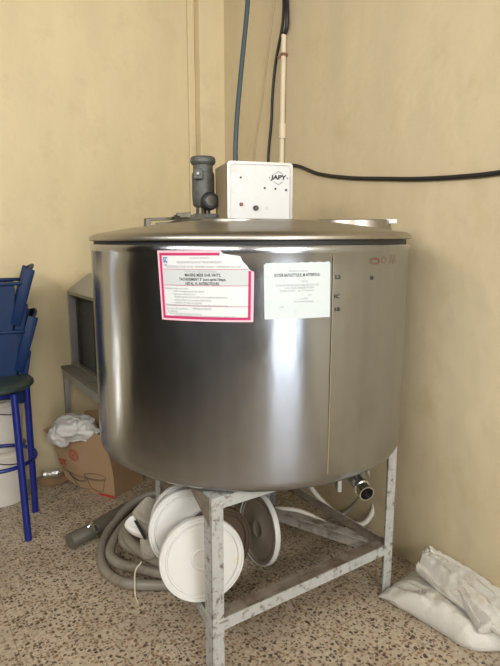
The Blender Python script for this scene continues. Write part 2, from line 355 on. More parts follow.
# rear wall with doorway and window (behind the camera)
b = bmesh.new()
for (x0, x1, z0, z1) in ((U0, -.72, 0, 2.62), (-.72, .92, 2.45, 2.62), (.92, RW(V0), 0, 2.62), (U0, RW(V0), 3.25, ZC)):
    box(b, x0, x1, V0-.12, V0, z0, z1)
struct('wall_rear', b, M['rear_wall'], (0, 0, 0), A)
b = bmesh.new()
for (y0, y1, z0, z1) in ((V0, -1.35, 0, ZC), (-1.35, 1.75, 0, 2.28), (-1.35, 1.75, 3.22, ZC), (1.75, V1, 0, ZC)):  # high opening cut for the added fill lamp
    box(b, U0-.12, U0, y0, y1, z0, z1)
struct('wall_left', b, M['dark_wall'], (0, 0, 0), A)

# ================================================================== THE MILK COOLING TANK
TX, TY, TR = 0.0, 2.26, 0.633
ZB, ZT = 0.682, 1.480
tank = thing('milk_cooling_tank', 'large round stainless steel milk tank on a chipped white iron frame', 'tank', (TX, TY, 0))
def toT(p): p = Vector(p); return Vector((p.x-TX, p.y-TY, p.z))
b = bmesh.new()
lathe(b, [(0, ZB-0.015), (0.30, ZB-0.014), (TR-0.05, ZB-0.006), (TR-0.028, ZB+0.000), (TR-0.012, ZB+0.008), (TR-0.003, ZB+0.022), (TR, ZB+0.042)] +
      [(TR, ZB+0.042 + (1.452-ZB-0.042)*i/10) for i in range(1, 11)] + [(TR+0.0015, 1.455), (TR+0.002, 1.474), (TR-0.002, ZT), (TR-0.012, ZT+0.001), (TR-0.03, ZT-0.003), (0, ZT-0.004)], 128)
vessel = obj('vessel', b, M['steel'], tank, True)
def cylp(deg, z, off=0.0015):
    p = R(deg); return Vector(((TR+off)*sin(p), -(TR+off)*cos(p), z))
# vertical weld seam
b = bmesh.new(); tube(b, [cylp(23.9, z, 0.0005) for z in (ZB+.05, 0.9, 1.2, 1.45)], 0.0022, 6, 2)
obj('weld_seam', b, M['chrome'], tank, True)
# dark rubber gap under the lid
TILT = Matrix.Rotation(R(-0.35), 4, 'Y')
b = bmesh.new(); lathe(b, [(TR-0.06, ZT-0.002), (TR-0.012, ZT-0.001), (TR-0.012, 1.4965), (TR-0.06, 1.4965)], 96); obj('rim_seal', b, M['black_gap'], tank, True)
b = bmesh.new()
prof = [(0, 1.486), (TR-0.02, 1.486), (TR-0.004, 1.487), (TR+0.004, 1.4895), (TR+0.005, 1.496), (TR+0.001, 1.504), (TR-0.010, 1.5115), (TR-0.03, 1.516), (TR-0.05, 1.519), (0.50, 1.533), (0.40, 1.547), (0.28, 1.562), (0.2, 1.567), (0, 1.569)]
lathe(b, prof, 128, T(0, 0, 1.49) @ TILT @ T(0, 0, -1.487+0.0045))
lid = obj('tank_lid', b, M['steel_lid'], tank, True)
# raised hatches on the lid
b = bmesh.new(); lathe(b, [(0, 1.592), (0.15, 1.590), (0.158, 1.586), (0.160, 1.576), (0.165, 1.55)], 48, T(0.42, 0.03, -0.014))
hatch = obj('hatch_cover', b, M['steel_lid'], tank, True)
b = bmesh.new(); box(b, 0.545, 0.590, -0.05, 0.0, 1.560, 1.578, 0.002); obj('hatch_tab', b, M['paper'], hatch)
b = bmesh.new(); lathe(b, [(0, 1.572), (0.125, 1.571), (0.130, 1.569), (0.132, 1.545)], 64, T(-0.055, -0.20, 0)); obj('cover_plate', b, M['steel_lid'], tank, True)

# --- control box
cb = bmesh.new()
CX0, CX1, CZ0, CZ1, CY = -0.090, 0.166, 1.573, 1.797, -0.09     # local to the tank
bpx = bmesh.new(); box(cb, CX0-0.0, CX1-0.004, CY+0.004, CY+0.21, CZ0-0.01, CZ1-0.004, 0.004)
M4c = T(CX0, CY, 0) @ Rz(R(16)) @ Matrix.Diagonal((1.055, 1, 1, 1)) @ T(-CX0, -CY, 0)
bmesh.ops.transform(cb, matrix=M4c, verts=cb.verts)
cbox = obj('control_box', cb, M['panel_side'], tank)
cf = bmesh.new()
def rrect(x0, x1, z0, z1, r, n=6):
    out = []
    for cx, cz, a0 in ((x1-r, z0+r, -90), (x1-r, z1-r, 0), (x0+r, z1-r, 90), (x0+r, z0+r, 180)):
        for i in range(n+1):
            a = R(a0 + 90*i/n); out.append((cx+r*cos(a), cz+r*sin(a)))
    return out
o1 = rrect(CX0, CX1, CZ0, CZ1, 0.014); o2 = rrect(CX0+.010, CX1-.010, CZ0+.004, CZ1-.010, 0.010)
def ring_prism(bm, o, i, y0, y1):
    n = len(o); A0 = [bm.verts.new((x, y0, z)) for x, z in o]; B0 = [bm.verts.new((x, y0, z)) for x, z in i]
    A1 = [bm.verts.new((x, y1, z)) for x, z in o]; B1 = [bm.verts.new((x, y1, z)) for x, z in i]
    for k in range(n):
        j = (k+1) % n
        bm.faces.new((A0[k], A0[j], B0[j], B0[k])); bm.faces.new((A1[k], A1[j], B1[j], B1[k]))
        bm.faces.new((A0[k], A0[j], A1[j], A1[k])); bm.faces.new((B0[k], B0[j], B1[j], B1[k]))
    bmesh.ops.recalc_face_normals(bm, faces=bm.faces)
ring_prism(cf, o1, o2, CY-0.006, CY+0.012)
bmesh.ops.transform(cf, matrix=M4c, verts=cf.verts); obj('panel_trim', cf, M['panel_trim'], cbox)
cf = bmesh.new(); o3 = rrect(CX0+.006, CX1-.006, CZ0+.002, CZ1-.006, 0.012)
def prism_xz(bm, o, y0, y1):
    a = [bm.verts.new((x, y0, z)) for x, z in o]; c = [bm.verts.new((x, y1, z)) for x, z in o]; n = len(o)
    bm.faces.new(a); bm.faces.new(c[::-1])
    for k in range(n): bm.faces.new((a[k], a[(k+1) % n], c[(k+1) % n], c[k]))
    bmesh.ops.recalc_face_normals(bm, faces=bm.faces)
prism_xz(cf, o3, CY-0.002, CY+0.010)
bmesh.ops.transform(cf, matrix=M4c, verts=cf.verts); obj('front_panel', cf, M['panel_white'], cbox)
sx, sz = (CX1-CX0)/66.0, (CZ1-CZ0)/59.0            # panel divided as in the photo
def pp(px, py): return CX0 + (px-227)*sx, CZ1 - (py-161)*sz
def on_panel(name, px, py, r, m, h=0.006):
    t = bmesh.new(); x, z = pp(px, py)
    lathe(t, [(0, h), (r*0.8, h), (r, h*0.5), (r, 0)], 20, M4c @ T(x, CY-0.002, z) @ Matrix.Rotation(R(90), 4, 'X'))
    return obj(name, t, m, cbox, True)
on_panel('red_pilot_lamp', 241, 204, 0.0075, M['red_lamp'], 0.006)
on_panel('selector_knob', 255.5, 207.5, 0.0105, M['black'], 0.012)
for px, py, r in ((240.5, 177, 0.004), (264.5, 187, 0.0042), (275.5, 187.5, 0.0042), (286.5, 188.5, 0.0046)):
    on_panel('panel_screw', px, py, r, M['motor_dark'], 0.003)
t = bmesh.new(); x, z = pp(266.5, 207.5)
lathe(t, [(0.0062, 0.001), (0.0062, 0.002), (0.005, 0.002), (0.005, 0.001)], 20, M4c @ T(x, CY-0.002, z) @ Matrix.Rotation(R(90), 4, 'X')); obj('empty_lamp_hole', t, M['panel_trim'], cbox)
# diamond badge with the lettering
badge = bmesh.new(); cx, cz = pp(278.5, 176.5); hw, hh = 10*sx, 6.8*sz
for k in range(4):
    a = [(-hw, 0), (0, hh), (hw, 0), (0, -hh)][k]; c = [(0, hh), (hw, 0), (0, -hh), (-hw, 0)][k]
    ap, tip = (a, c) if a[0] == 0 else (c, a)            # the outline is interrupted where the letters cross it
    for f0, f1 in ((0.0, 0.46), (0.88, 1.0)):
        q0 = [ap[i]+(tip[i]-ap[i])*f0 for i in (0, 1)]; q1 = [ap[i]+(tip[i]-ap[i])*f1 for i in (0, 1)]
        tube(badge, [(cx+q0[0], CY-0.003, cz+q0[1]), (cx+q1[0], CY-0.003, cz+q1[1])], 0.0008, 6, 0)
tm = text_mesh('JAPY', 0.027, 'CENTER', 0.0012)
w_ = text_width(tm); xs = [v.co.x for v in tm.verts]; ys = [v.co.y for v in tm.verts]; mxx, mxy = (max(xs)+min(xs))/2, (max(ys)+min(ys))/2
for v in tm.verts: v.co = Vector((cx + (v.co.x-mxx)*0.062/w_ + (v.co.y-mxy)*0.10, CY-0.0035, cz + (v.co.y-mxy)*0.86))
merge(badge, tm); bmesh.ops.transform(badge, matrix=M4c, verts=badge.verts); obj('brand_badge', badge, M['ink'], cbox)

# --- stirrer gear motor
MX, MY = -0.198, 0.10
motor = bmesh.new()
lathe(motor, [(0, 1.838), (0.046, 1.838), (0.051, 1.834), (0.053, 1.826), (0.053, 1.815), (0.049, 1.810), (0.047, 1.806), (0.042, 1.803), (0.042, 1.775), (0.046, 1.772), (0.048, 1.762), (0.048, 1.700), (0.048, 1.668), (0.044, 1.640), (0.036, 1.632), (0.0, 1.631)], 40, T(MX, MY, 0))
mo = obj('stirrer_motor', motor, M['motor'], tank, True)
t = bmesh.new(); box(t, MX-0.034, MX+0.004, MY-0.062, MY-0.036, 1.742, 1.785, 0.005); obj('terminal_box', t, M['motor'], mo)
t = bmesh.new(); lathe(t, [(0, 0.012), (0.006, 0.012), (0.0075, 0.006), (0.0075, 0)], 14, T(MX-0.015, MY-0.060, 1.764) @ Matrix.Rotation(R(90), 4, 'X')); obj('cable_gland', t, M['panel_trim'], mo, True)
t = bmesh.new()
for dx in (-0.022, 0.0, 0.022): tube(t, [(MX+dx, MY-0.02, 1.67), (MX+dx*1.1, MY-0.02, 1.60)], 0.0065, 8, 0)
tube(t, [(MX, MY+0.02, 1.67), (MX, MY+0.02, 1.575)], 0.012, 10, 0)
obj('mounting_studs', t, M['motor_dark'], mo, True)
t = bmesh.new(); lathe(t, [(0, 0.018), (0.030, 0.018), (0.036, 0.012), (0.038, 0), (0.036, -0.03), (0, -0.032)], 32, T(MX+0.030, MY-0.040, 1.655) @ Rz(R(25)) @ Matrix.Rotation(R(90), 4, 'X')); obj('gear_case', t, M['motor_dark'], mo, True)
t = bmesh.new(); lathe(t, [(0, 0.004), (0.022, 0.003), (0.025, 0)], 28, T(MX+0.030, MY-0.040, 1.655) @ Rz(R(25)) @ Matrix.Rotation(R(90), 4, 'X') @ T(0, 0, 0.0175)); obj('gear_cap', t, M['bracket'], mo, True)
t = bmesh.new(); box(t, MX-0.055, MX+0.08, MY-0.07, MY+0.06, 1.566, 1.588, 0.003); box(t, MX-0.04, MX+0.06, MY-0.04, MY+0.04, 1.588, 1.604, 0.003); obj('motor_base', t, M['motor'], mo)

# --- lid clamp strap on the left
t = bmesh.new()
P0 = toT((-0.394, 2.10, 1.529)); P1 = toT((-0.390, 2.10, 1.572)); P2 = toT((-0.280, 2.16, 1.578)); P3 = toT((-0.185, 2.22, 1.588))
bar(t, P0-Vector((0, 0, .004)), P1+Vector((0, 0, .004)), 0.020, 0.030, up=(0.5, -1, 0), bev=0.002)
bar(t, P1, P2, 0.028, 0.011, bev=0.002); bar(t, P2, P3, 0.032, 0.022, bev=0.002)
bar(t, P1+Vector((.03, .01, -.018)), P1+Vector((0.075, 0.03, -.013)), 0.02, 0.012, bev=0.003)
bar(t, P1+Vector((0.07, 0.03, -.014)), P2+Vector((0.02, 0, -.006)), 0.012, 0.010, bev=0.002)
clamp = obj('clamp_strap', t, M['bracket'], tank)
t = bmesh.new()
Q0 = toT((-0.283, 2.13, 1.588)); Q1 = toT((-0.262, 2.06, 1.552)); Q2 = toT((-0.232, 2.04, 1.543))
bar(t, Q0, Q1, 0.022, 0.006, bev=0.001); bar(t, Q1, Q2, 0.012, 0.006, bev=0.001)
bar(t, Q0, Q0+Vector((0.05, 0.02, 0.003)), 0.018, 0.02, bev=0.002)
obj('clamp_fork', t, M['bracket'], clamp)
for p in (P1+Vector((0.09, 0.05, .010)), P2+Vector((0.03, .01, .012)), P2+Vector((0.065, .03, .014))):
    t = bmesh.new(); lathe(t, [(0, 0.009), (0.006, 0.009), (0.008, 0.005), (0.008, 0)], 8, T(*(p-Vector((0, 0, .006))))); obj('clamp_bolt', t, M['motor_dark'], clamp)

# --- notices, bent to the wall of the vessel
class Sheet:
    def __init__(s, TL, TR_, BL, BR): s.c = TL, TR_, BL, BR
    def p(s, a, bb, off):
        TL, TR_, BL, BR = s.c
        deg = (BL[0]*(1-a)+BR[0]*a)*(1-bb) + (TL[0]*(1-a)+TR_[0]*a)*bb
        z = (BL[1]*(1-a)+BR[1]*a)*(1-bb) + (TL[1]*(1-a)+TR_[1]*a)*bb
        return cylp(deg, z, off)
    def strip(s, bm, a0, a1, b0, b1, off, n=None, top=None):
        """patch; top(a) clips the upper side"""
        n = n or max(2, int(abs(a1-a0)*48)); prev = None
        for i in range(n+1):
            a = a0 + (a1-a0)*i/n; hi = b1 if top is None else min(b1, top(a)); lo_ = min(b0, hi)
            cur = (bm.verts.new(s.p(a, lo_, off)), bm.verts.new(s.p(a, hi, off)))
            if prev: bm.faces.new((prev[0], cur[0], cur[1], prev[1]))
            prev = cur
    def text(s, bm, body, a0, bb, size, width, off, bold=0.0, aspect=1.0):
        """width: fraction of the sheet (0 = natural)"""
        t = text_mesh(body, size, 'LEFT', bold)
        if not t.verts: t.free(); return
        xs = [v.co.x for v in t.verts]; x0, x1 = min(xs), max(xs); ys = [v.co.y for v in t.verts]; my = 0
        bmesh.ops.triangulate(t, faces=t.faces)
        for v in t.verts:
            a = a0 + (v.co.x-x0)/(x1-x0)*width
            v.co = s.p(a, bb + v.co.y*aspect, off)
        merge(bm, t)
# pink bordered notice
S1 = Sheet((-26.9, 1.464), (1.2, 1.467), (-25.9, 1.249), (0.9, 1.250))
def torn(a):
    pts = [(0, 1.0), (0.665, 1.0), (0.70, 0.955), (0.865, 0.92), (0.89, 0.84), (0.93, 0.79), (0.955, 0.73), (1.0, 0.70)]
    for (x0, y0), (x1, y1) in zip(pts, pts[1:]):
        if a <= x1: return y0 + (y1-y0)*(a-x0)/(x1-x0)
    return 0.70
b = bmesh.new(); S1.strip(b, 0, 1, 0, 1, 0.0022, 60, torn); notice = obj('pink_bordered_notice', b, M['paper'], vessel, True); notice['label'] = 'torn white notice with a crimson border'
b = bmesh.new()
S1.strip(b, 0.00, 0.028, 0, 1, 0.0026); S1.strip(b, 0.972, 1.0, 0, 1, 0.0026, 4, torn); S1.strip(b, 0, 1, 0, 0.030, 0.0026); S1.strip(b, 0, 0.67, 0.972, 1, 0.0026)
S1.strip(b, 0.028, 0.06, 0.03, 0.97, 0.0026, 4)
obj('pink_margin', b, M['pink'], notice, True)
b = bmesh.new()
S1.strip(b, 0.022, 0.048, 0.03, 0.965, 0.003, 4); S1.strip(b, 0.945, 0.972, 0.03, 1, 0.003, 4, lambda a: 0.715)
S1.strip(b, 0.022, 0.972, 0.028, 0.066, 0.003); S1.strip(b, 0.022, 0.665, 0.93, 0.968, 0.003)
for bb in (0.735, 0.505, 0.215): S1.strip(b, 0.055, 0.945, bb, bb+0.006, 0.0031)
obj('crimson_border', b, M['crimson'], notice, True)
b = bmesh.new(); S1.strip(b, 0.055, 0.945, 0.515, 0.73, 0.0028); obj('grey_band', b, M['paper_grey'], notice, True)
b = bmesh.new(); K = 1/0.215
for body, a0, bb, h, w in (("MAHERE MERE DHR VINT'S,", 0.30, 0.655, 0.0125, 0.375), ("TACHISSEMENT 5\u00b0 jours apr\u00e8s l'\u00e9tape,", 0.235, 0.595, 0.0120, 0.49), ("NETAL, VL ANTIBIOTIQUES.", 0.305, 0.535, 0.0122, 0.355)):
    S1.text(b, body, a0, bb, h, w, 0.0032, 0.0003, K)
obj('bold_print', b, M['ink'], notice)
b = bmesh.new()
for body, a0, bb, h, w in (("LA LISTE DE CONTROLE", 0.36, 0.895, 0.0095, 0.20), ("FICHE D'ANALYSE AVANT TRANSFORMATION", 0.22, 0.835, 0.0125, 0.46), ("LE PRODUCTEUR DOIT VERIFIER AVANT LIVRAISON DU LAIT", 0.10, 0.772, 0.0115, 0.78),
    ("NOM DU RESPONSABLE", 0.30, 0.705, 0.0105, 0.33), ("Avant la mise en route :", 0.07, 0.465, 0.0110, 0.27),
    ("verifier la temperature du lait refroidi", 0.16, 0.425, 0.0100, 0.34), ("controler le niveau de la cuve", 0.16, 0.385, 0.0100, 0.25), ("brancher le groupe froid et verifier que la ventilation fonctionne bien", 0.17, 0.345, 0.0100, 0.57), ("nettoyer le filtre et la cuve apres chaque vidange", 0.17, 0.300, 0.0100, 0.40), ("respecter les doses de produit", 0.17, 0.262, 0.0100, 0.30),
    ("Conseils de la securite : tenir la Grille fermee Pendant le Brassage", 0.06, 0.228, 0.0105, 0.68), ("En cas de panne,", 0.07, 0.175, 0.0100, 0.25), ("APPELEZ LE SERVICE", 0.37, 0.178, 0.0115, 0.20), ("En dehors", 0.08, 0.135, 0.0100, 0.12), ("laisser la cuve ouverte et propre", 0.10, 0.105, 0.0095, 0.36),
    ("Societe de refroidissement du lait - pieces et entretien - tous les jours", 0.16, 0.076, 0.0100, 0.66)):
    S1.text(b, body, a0, bb, h*0.82, w, 0.0032, 0.0, K)
obj('small_print', b, M['grey_ink'], notice)
b = bmesh.new(); S1.text(b, 'GC', 0.062, 0.865, 0.024, 0.052, 0.0032, 0.001, K); S1.text(b, 'lait', 0.075, 0.80, 0.010, 0.03, 0.0032, 0.0, K); obj('blue_logo', b, M['blue_ink'], notice)
# pale blue white notice
S2 = Sheet((3.7, 1.430), (22.9, 1.432), (4.0, 1.258), (23.2, 1.259))
def ragged(a): return 1.0 - 0.012*abs(sin(a*23)) - (0.03 if a < 0.02 or a > 0.985 else 0)
b = bmesh.new(); S2.strip(b, 0, 1, 0, 1, 0.0022, 60, ragged); n2 = obj('pale_notice', b, M['paper_blue'], vessel, True); n2['label'] = 'pale faded notice sheet with small black print'
b = bmesh.new(); K = 1/0.172
for body, a0, bb, h, w in (("KOTER BATIQTTQUE, M AFTRIPOULI", 0.15, 0.77, 0.0165, 0.68),): S2.text(b, body, a0, bb, h*0.8, w, 0.0028, 0.0002, K)
obj('bold_print', b, M['ink'], n2)
b = bmesh.new()
for body, a0, bb, h, w in (("ferme la vanne", 0.36, 0.845, 0.009, 0.28), ("repos", 0.54, 0.665, 0.009, 0.10), ("Le lait est refroidi apres traite selon le mode", 0.17, 0.60, 0.0105, 0.64), ("apres chaque vidange du lait il faut", 0.30, 0.55, 0.009, 0.44), ("rincer a l'eau", 0.23, 0.50, 0.009, 0.50), ("notes", 0.64, 0.42, 0.008, 0.06), ("a vider", 0.52, 0.355, 0.008, 0.13), ("date du dernier passage", 0.43, 0.305, 0.008, 0.30), ("nom", 0.22, 0.22, 0.009, 0.06)):
    S2.text(b, body, a0, bb, h, w, 0.0028, 0.0, K)
obj('small_print', b, M['grey_ink'], n2)
# ghost of a removed plate, rivet, stamped marks, rust scribble
S3 = Sheet((24.6, 1.378), (39.5, 1.378), (24.6, 1.302), (39.5, 1.302))
b = bmesh.new(); lathe(b, [(0, 0.005), (0.005, 0.004), (0.007, 0)], 14, T(*cylp(38.9, 1.374, 0.0)) @ Rz(R(38.9)) @ Matrix.Rotation(R(90), 4, 'X')); obj('rivet', b, M['motor_dark'], vessel, True)
for body, deg, z, h in (('L2', 24.9, 1.372, 0.022), ('FC', 24.7, 1.311, 0.022), ('10', 25.0, 1.270, 0.022)):
    b = bmesh.new(); s = Sheet((deg, z+0.02), (deg+3, z+0.02), (deg, z), (deg+3, z)); s.text(b, body, 0, 0.5, h*0.8, 0.55, 0.0025, 0.0002, 1/0.02)
    obj('stencil_mark', b, M['motor_dark'], vessel)
b = bmesh.new()
def scrib(c, w, h, ph, turns=2.3):
    pts = []
    for i in range(40):
        a = 2*pi*turns*i/39 + ph; k = 1-0.012*i
        pts.append(cylp(c[0]+w*k*cos(a)+0.02*i, c[1]+h*k*sin(a), 0.002))
    tube(b, pts, 0.0007, 4, 0)
scrib((40.0, 1.427), 2.6, 0.011, 0.3); scrib((44.5, 1.430), 1.2, 0.012, 1.2, 1.2)
for i in range(4): tube(b, [cylp(48+i*1.2, 1.415+0.004*(i % 2), 0.002), cylp(49+i*1.0, 1.445, 0.002)], 0.0007, 4, 0)
obj('rust_scribble', b, M['rust'], vessel)

# --- outlet pipe
out = bmesh.new()
oA = toT((0.385, 2.20, 0.572)); oB = toT((0.452, 1.95, 0.528)); d = (oB-oA).normalized()
rot = d.to_track_quat('Z', 'Y').to_matrix().to_4x4(); L = (oB-oA).length
lathe(out, [(0.027, 0), (0.030, 0.03), (0.030, L-0.006), (0.031, L), (0.026, L), (0.026, L-0.09), (0, L-0.09)], 32, T(*oA) @ rot)
outlet = obj('outlet_pipe', out, M['chrome'], tank, True)
t = bmesh.new(); lathe(t, [(0, L-0.088), (0.0255, L-0.088)], 24, T(*oA) @ rot); obj('pipe_mouth', t, M['black'], outlet)
t = bmesh.new(); lathe(t, [(0.030, 0.05), (0.036, 0.05), (0.036, 0.062), (0.030, 0.062)], 32, T(*oA) @ rot)
obj('pipe_collar', t, M['chrome'], outlet, True); t = bmesh.new()
lathe(t, [(0.030, L-0.05), (0.0335, L-0.05), (0.0335, L-0.04), (0.030, L-0.04)], 32, T(*oA) @ rot); obj('pipe_collar', t, M['chrome'], outlet, True)
t = bmesh.new(); p = toT((0.365, 2.05, 0.60)); box(t, p.x-0.012, p.x+0.006, p.y-0.01, p.y+0.05, 0.49, 0.69, 0.002); box(t, p.x-.02, p.x+.06, p.y-.002, p.y+.01, 0.60, 0.69, 0.002); obj('pipe_bracket', t, M['steel_old'], tank)
t = bmesh.new(); lathe(t, [(0, 0), (0.045, 0.0), (0.05, 0.02), (0.05, 0.08), (0, 0.08)], 24, T(oA.x, oA.y+0.03, 0.60)); obj('drain_sump', t, M['steel_old'], tank, True)

# --- angle iron frame (room aligned)
def UVt(u, v, z): return toT(W(u, v, z))
FL = {'front': (0.801, 1.415), 'right': (1.690, 1.415), 'back': (1.690, 2.30), 'left': (0.93, 2.15)}
FZ = ZB - 0.010; TH = 0.005; AW = 0.048
def M_uv(u, v, z=0): return Matrix.Translation(UVt(u, v, z)) @ Rz(A)
def leg(u, v, su, sv):
    t = bmesh.new(); m4 = M_uv(u, v)
    x0, x1 = sorted((0, su*AW)); y0, y1 = sorted((0, sv*TH)); box(t, x0, x1, y0, y1, 0, FZ, 0.001, m4)
    x0, x1 = sorted((0, su*TH)); y0, y1 = sorted((0, sv*AW)); box(t, x0, x1, y0, y1, 0, FZ, 0.001, m4)
    return obj('leg', t, M['frame'], tank)
leg(*FL['front'], 1, 1); leg(*FL['right'], -1, 1); leg(*FL['back'], -1, -1); leg(*FL['left'], 1, -1)
def rail(name, a, c, inw, z, m=M['frame_dirty'], tw=AW+0.012, hh=0.042):
    """angle rail between plan points a and c: flat flange on top, upright flange outside"""
    t = bmesh.new(); a = Vector((*a, 0)); c = Vector((*c, 0)); d = (c-a).normalized(); n = Vector((-d.y, d.x, 0)) * inw
    ang = atan2(d.y, d.x); L = (c-a).length; m4 = M_uv(a.x, a.y, 0) @ Rz(ang)
    y0, y1 = sorted((0, inw*tw)); box(t, 0.004, L-0.004, y0, y1, z-TH, z, 0.001, m4)
    up = bmesh.new(); y0, y1 = sorted((-inw*0.0008, inw*TH)); box(up, 0.004, L-0.004, y0, y1, z-hh, z+0.0005, 0.001, m4)
    o = obj(name, t, m, tank); obj('upright_flange', up, M['frame'], o); return o
LZ = 0.222
rail('lower_rail', FL['front'], FL['right'], 1, LZ); rail('lower_rail', FL['right'], FL['back'], 1, LZ-0.0062)
rail('lower_rail', FL['back'], FL['left'], 1, LZ); rail('lower_rail', FL['left'], FL['front'], 1, LZ-0.0062)
for p, q, dz in (('front', 'right', 0), ('right', 'back', .0062), ('back', 'left', 0), ('left', 'front', .0062)):
    rail('top_rail', FL[p], FL[q], 1, FZ-0.001-dz, M['frame'])
t = bmesh.new(); a_ = UVt(1.655, 1.47, 0.180); c_ = UVt(1.375, 2.18, 0.180)
bar(t, a_, c_, 0.006, 0.062, bev=0.001); bar(t, a_+Vector((0, 0, .029)), c_+Vector((0, 0, .029)), 0.05, 0.006, bev=0.001)
obj('diagonal_brace', t, M['frame_grey'], tank)
t = bmesh.new(); m4 = M_uv(FL['front'][0], FL['front'][1])
vv = [t.verts.new(m4 @ Vector(p)) for p in ((-.002, 0.006, FZ), (-.002, 0.16, FZ), (-.002, 0.006, FZ-0.10), (0.003, 0.006, FZ), (0.003, 0.16, FZ), (0.003, 0.006, FZ-0.10))]
t.faces.new(vv[:3]); t.faces.new(vv[3:][::-1])
for i in range(3): t.faces.new((vv[i], vv[(i+1) % 3], vv[3+(i+1) % 3], vv[3+i]))
bmesh.ops.recalc_face_normals(t, faces=t.faces); obj('gusset_plate', t, M['frame_dirty'], tank)

# ================================================================== BUCKET LIDS UNDER THE TANK
LR = 0.168
def lid_bm(r=LR):
    t = bmesh.new()
    # axis z = outer face normal
    lathe(t, [(0, 0.0), (0.034*r/.168, 0.0), (0.037*r/.168, 0.0022), (0.042*r/.168, 0.0022), (0.045*r/.168, 0.0), (r*0.80, 0.0), (r*0.815, -0.004), (r*0.845, -0.004), (r*0.865, 0.003), (r*0.90, 0.0035), (r*0.915, 0.001), (r*0.94, 0.001), (r*0.955, 0.0045), (r*0.985, 0.0045), (r, 0.001), (r*1.004, -0.010), (r, -0.018), (r*0.97, -0.0175), (r*0.965, -0.004), (r*0.80, -0.006), (0, -0.004)], 72)
    return t
def place_lid(name, c, az, lean, m, label, r=LR):
    """az: heading of the face normal from -y towards +x; lean: upward tilt"""
    o = obj(name, lid_bm(r), m, None, True)
    n = Vector((sin(R(az))*cos(R(lean)), -cos(R(az))*cos(R(lean)), sin(R(lean))))
    o.rotation_euler = n.to_track_quat('Z', 'Y').to_euler(); o.location = c
    tag(o, label, 'lid', 'bucket lids under the tank'); return o
place_lid('bucket_lid', (-0.170, 1.760, 0.371), 14, 8, M['lid_white'], 'white plastic bucket lid, frontmost, right behind the front tank leg', 0.153)
place_lid('bucket_lid', (-0.228, 1.865, 0.430), 17, 10, M['lid_white'], 'white bucket lid just behind the frontmost lid, higher up', 0.150)
place_lid('bucket_lid', (-0.236, 1.925, 0.436), 20, 10, M['lid_white'], 'pale lid with only its upper left rim showing behind the higher white lid', 0.1455)
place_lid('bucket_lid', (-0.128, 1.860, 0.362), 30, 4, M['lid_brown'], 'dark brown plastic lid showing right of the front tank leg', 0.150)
tan_lid = place_lid('bucket_lid', (0.035, 2.32, 0.170), -60, 6, M['lid_tan'], 'soiled greyish lid with a white rim, standing nearly edge-on on the floor', 0.165)

t = bmesh.new(); r_ = 0.165
lathe(t, [(r_*0.945, 0.0015), (r_*0.955, 0.0052), (r_*0.985, 0.0052), (r_*1.003, 0.001), (r_*1.009, -0.010), (r_*1.004, -0.0185), (r_*0.965, -0.018), (r_*0.945, 0.0015)], 72)
o = obj('rim', t, M['lid_white'], tan_lid, True); o['label'] = 'white rim'

# ================================================================== HOSES
def coil(name, pts, r, m, label, cat='hose', n=12, k=10, group=None, **kw):
    t = bmesh.new(); tube(t, pts, r, n, k, **kw); o = obj(name, t, m, None, True); tag(o, label, cat, group); return o
HR = 0.0225
# outer grey hose, one long spiral lying and leaning on itself
pts = []
def loop(cx, cy, rx, ry, z0, z1, a0, a1, rot, n=14):
    for i in range(n):
        f = i/n; a = R(a0 + (a1-a0)*f); x = rx*cos(a); y = ry*sin(a)
        pts.append((cx + x*cos(rot)-y*sin(rot), cy + x*sin(rot)+y*cos(rot), z0 + (z1-z0)*f))
pts = [(-0.20, 2.62, 0.023), (-0.05, 2.45, 0.023), (-0.12, 2.20, 0.024), (-0.256, 2.11, 0.024), (-0.376, 2.114, 0.024), (-0.512, 2.121, 0.024), (-0.601, 2.163, 0.024), (-0.673, 2.252, 0.024), (-0.717, 2.398, 0.024), (-0.720, 2.565, 0.035), (-0.648, 2.680, 0.09), (-0.557, 2.731, 0.13), (-0.43, 2.73, 0.14), (-0.24, 2.64, 0.12),
       (-0.12, 2.45, 0.09), (-0.16, 2.25, 0.07), (-0.278, 2.14, 0.069), (-0.375, 2.13, 0.069), (-0.475, 2.163, 0.069), (-0.573, 2.195, 0.069), (-0.637, 2.262, 0.069), (-0.655, 2.352, 0.072), (-0.626, 2.476, 0.095), (-0.528, 2.577, 0.15), (-0.42, 2.60, 0.18), (-0.30, 2.52, 0.17),
       (-0.22, 2.36, 0.14), (-0.26, 2.24, 0.118), (-0.36, 2.20, 0.115), (-0.449, 2.222, 0.114), (-0.52, 2.240, 0.114), (-0.575, 2.285, 0.115), (-0.600, 2.350, 0.122), (-0.585, 2.42, 0.15), (-0.50, 2.48, 0.19), (-0.40, 2.46, 0.21),
       (-0.43, 2.40, 0.215), (-0.530, 2.42, 0.19), (-0.574, 2.36, 0.16), (-0.560, 2.270, 0.158), (-0.511, 2.195, 0.157), (-0.443, 2.130, 0.155), (-0.367, 2.085, 0.148), (-0.271, 2.05, 0.14), (-0.15, 2.06, 0.13)]
hose = thing('milk_hose', 'thick grey vinyl hose coiled on the floor below the tank', 'hose', (0, 0, 0))
t = bmesh.new(); tube(t, pts, HR, 14, 6); obj('hose_coil', t, M['hose'], hose, True)
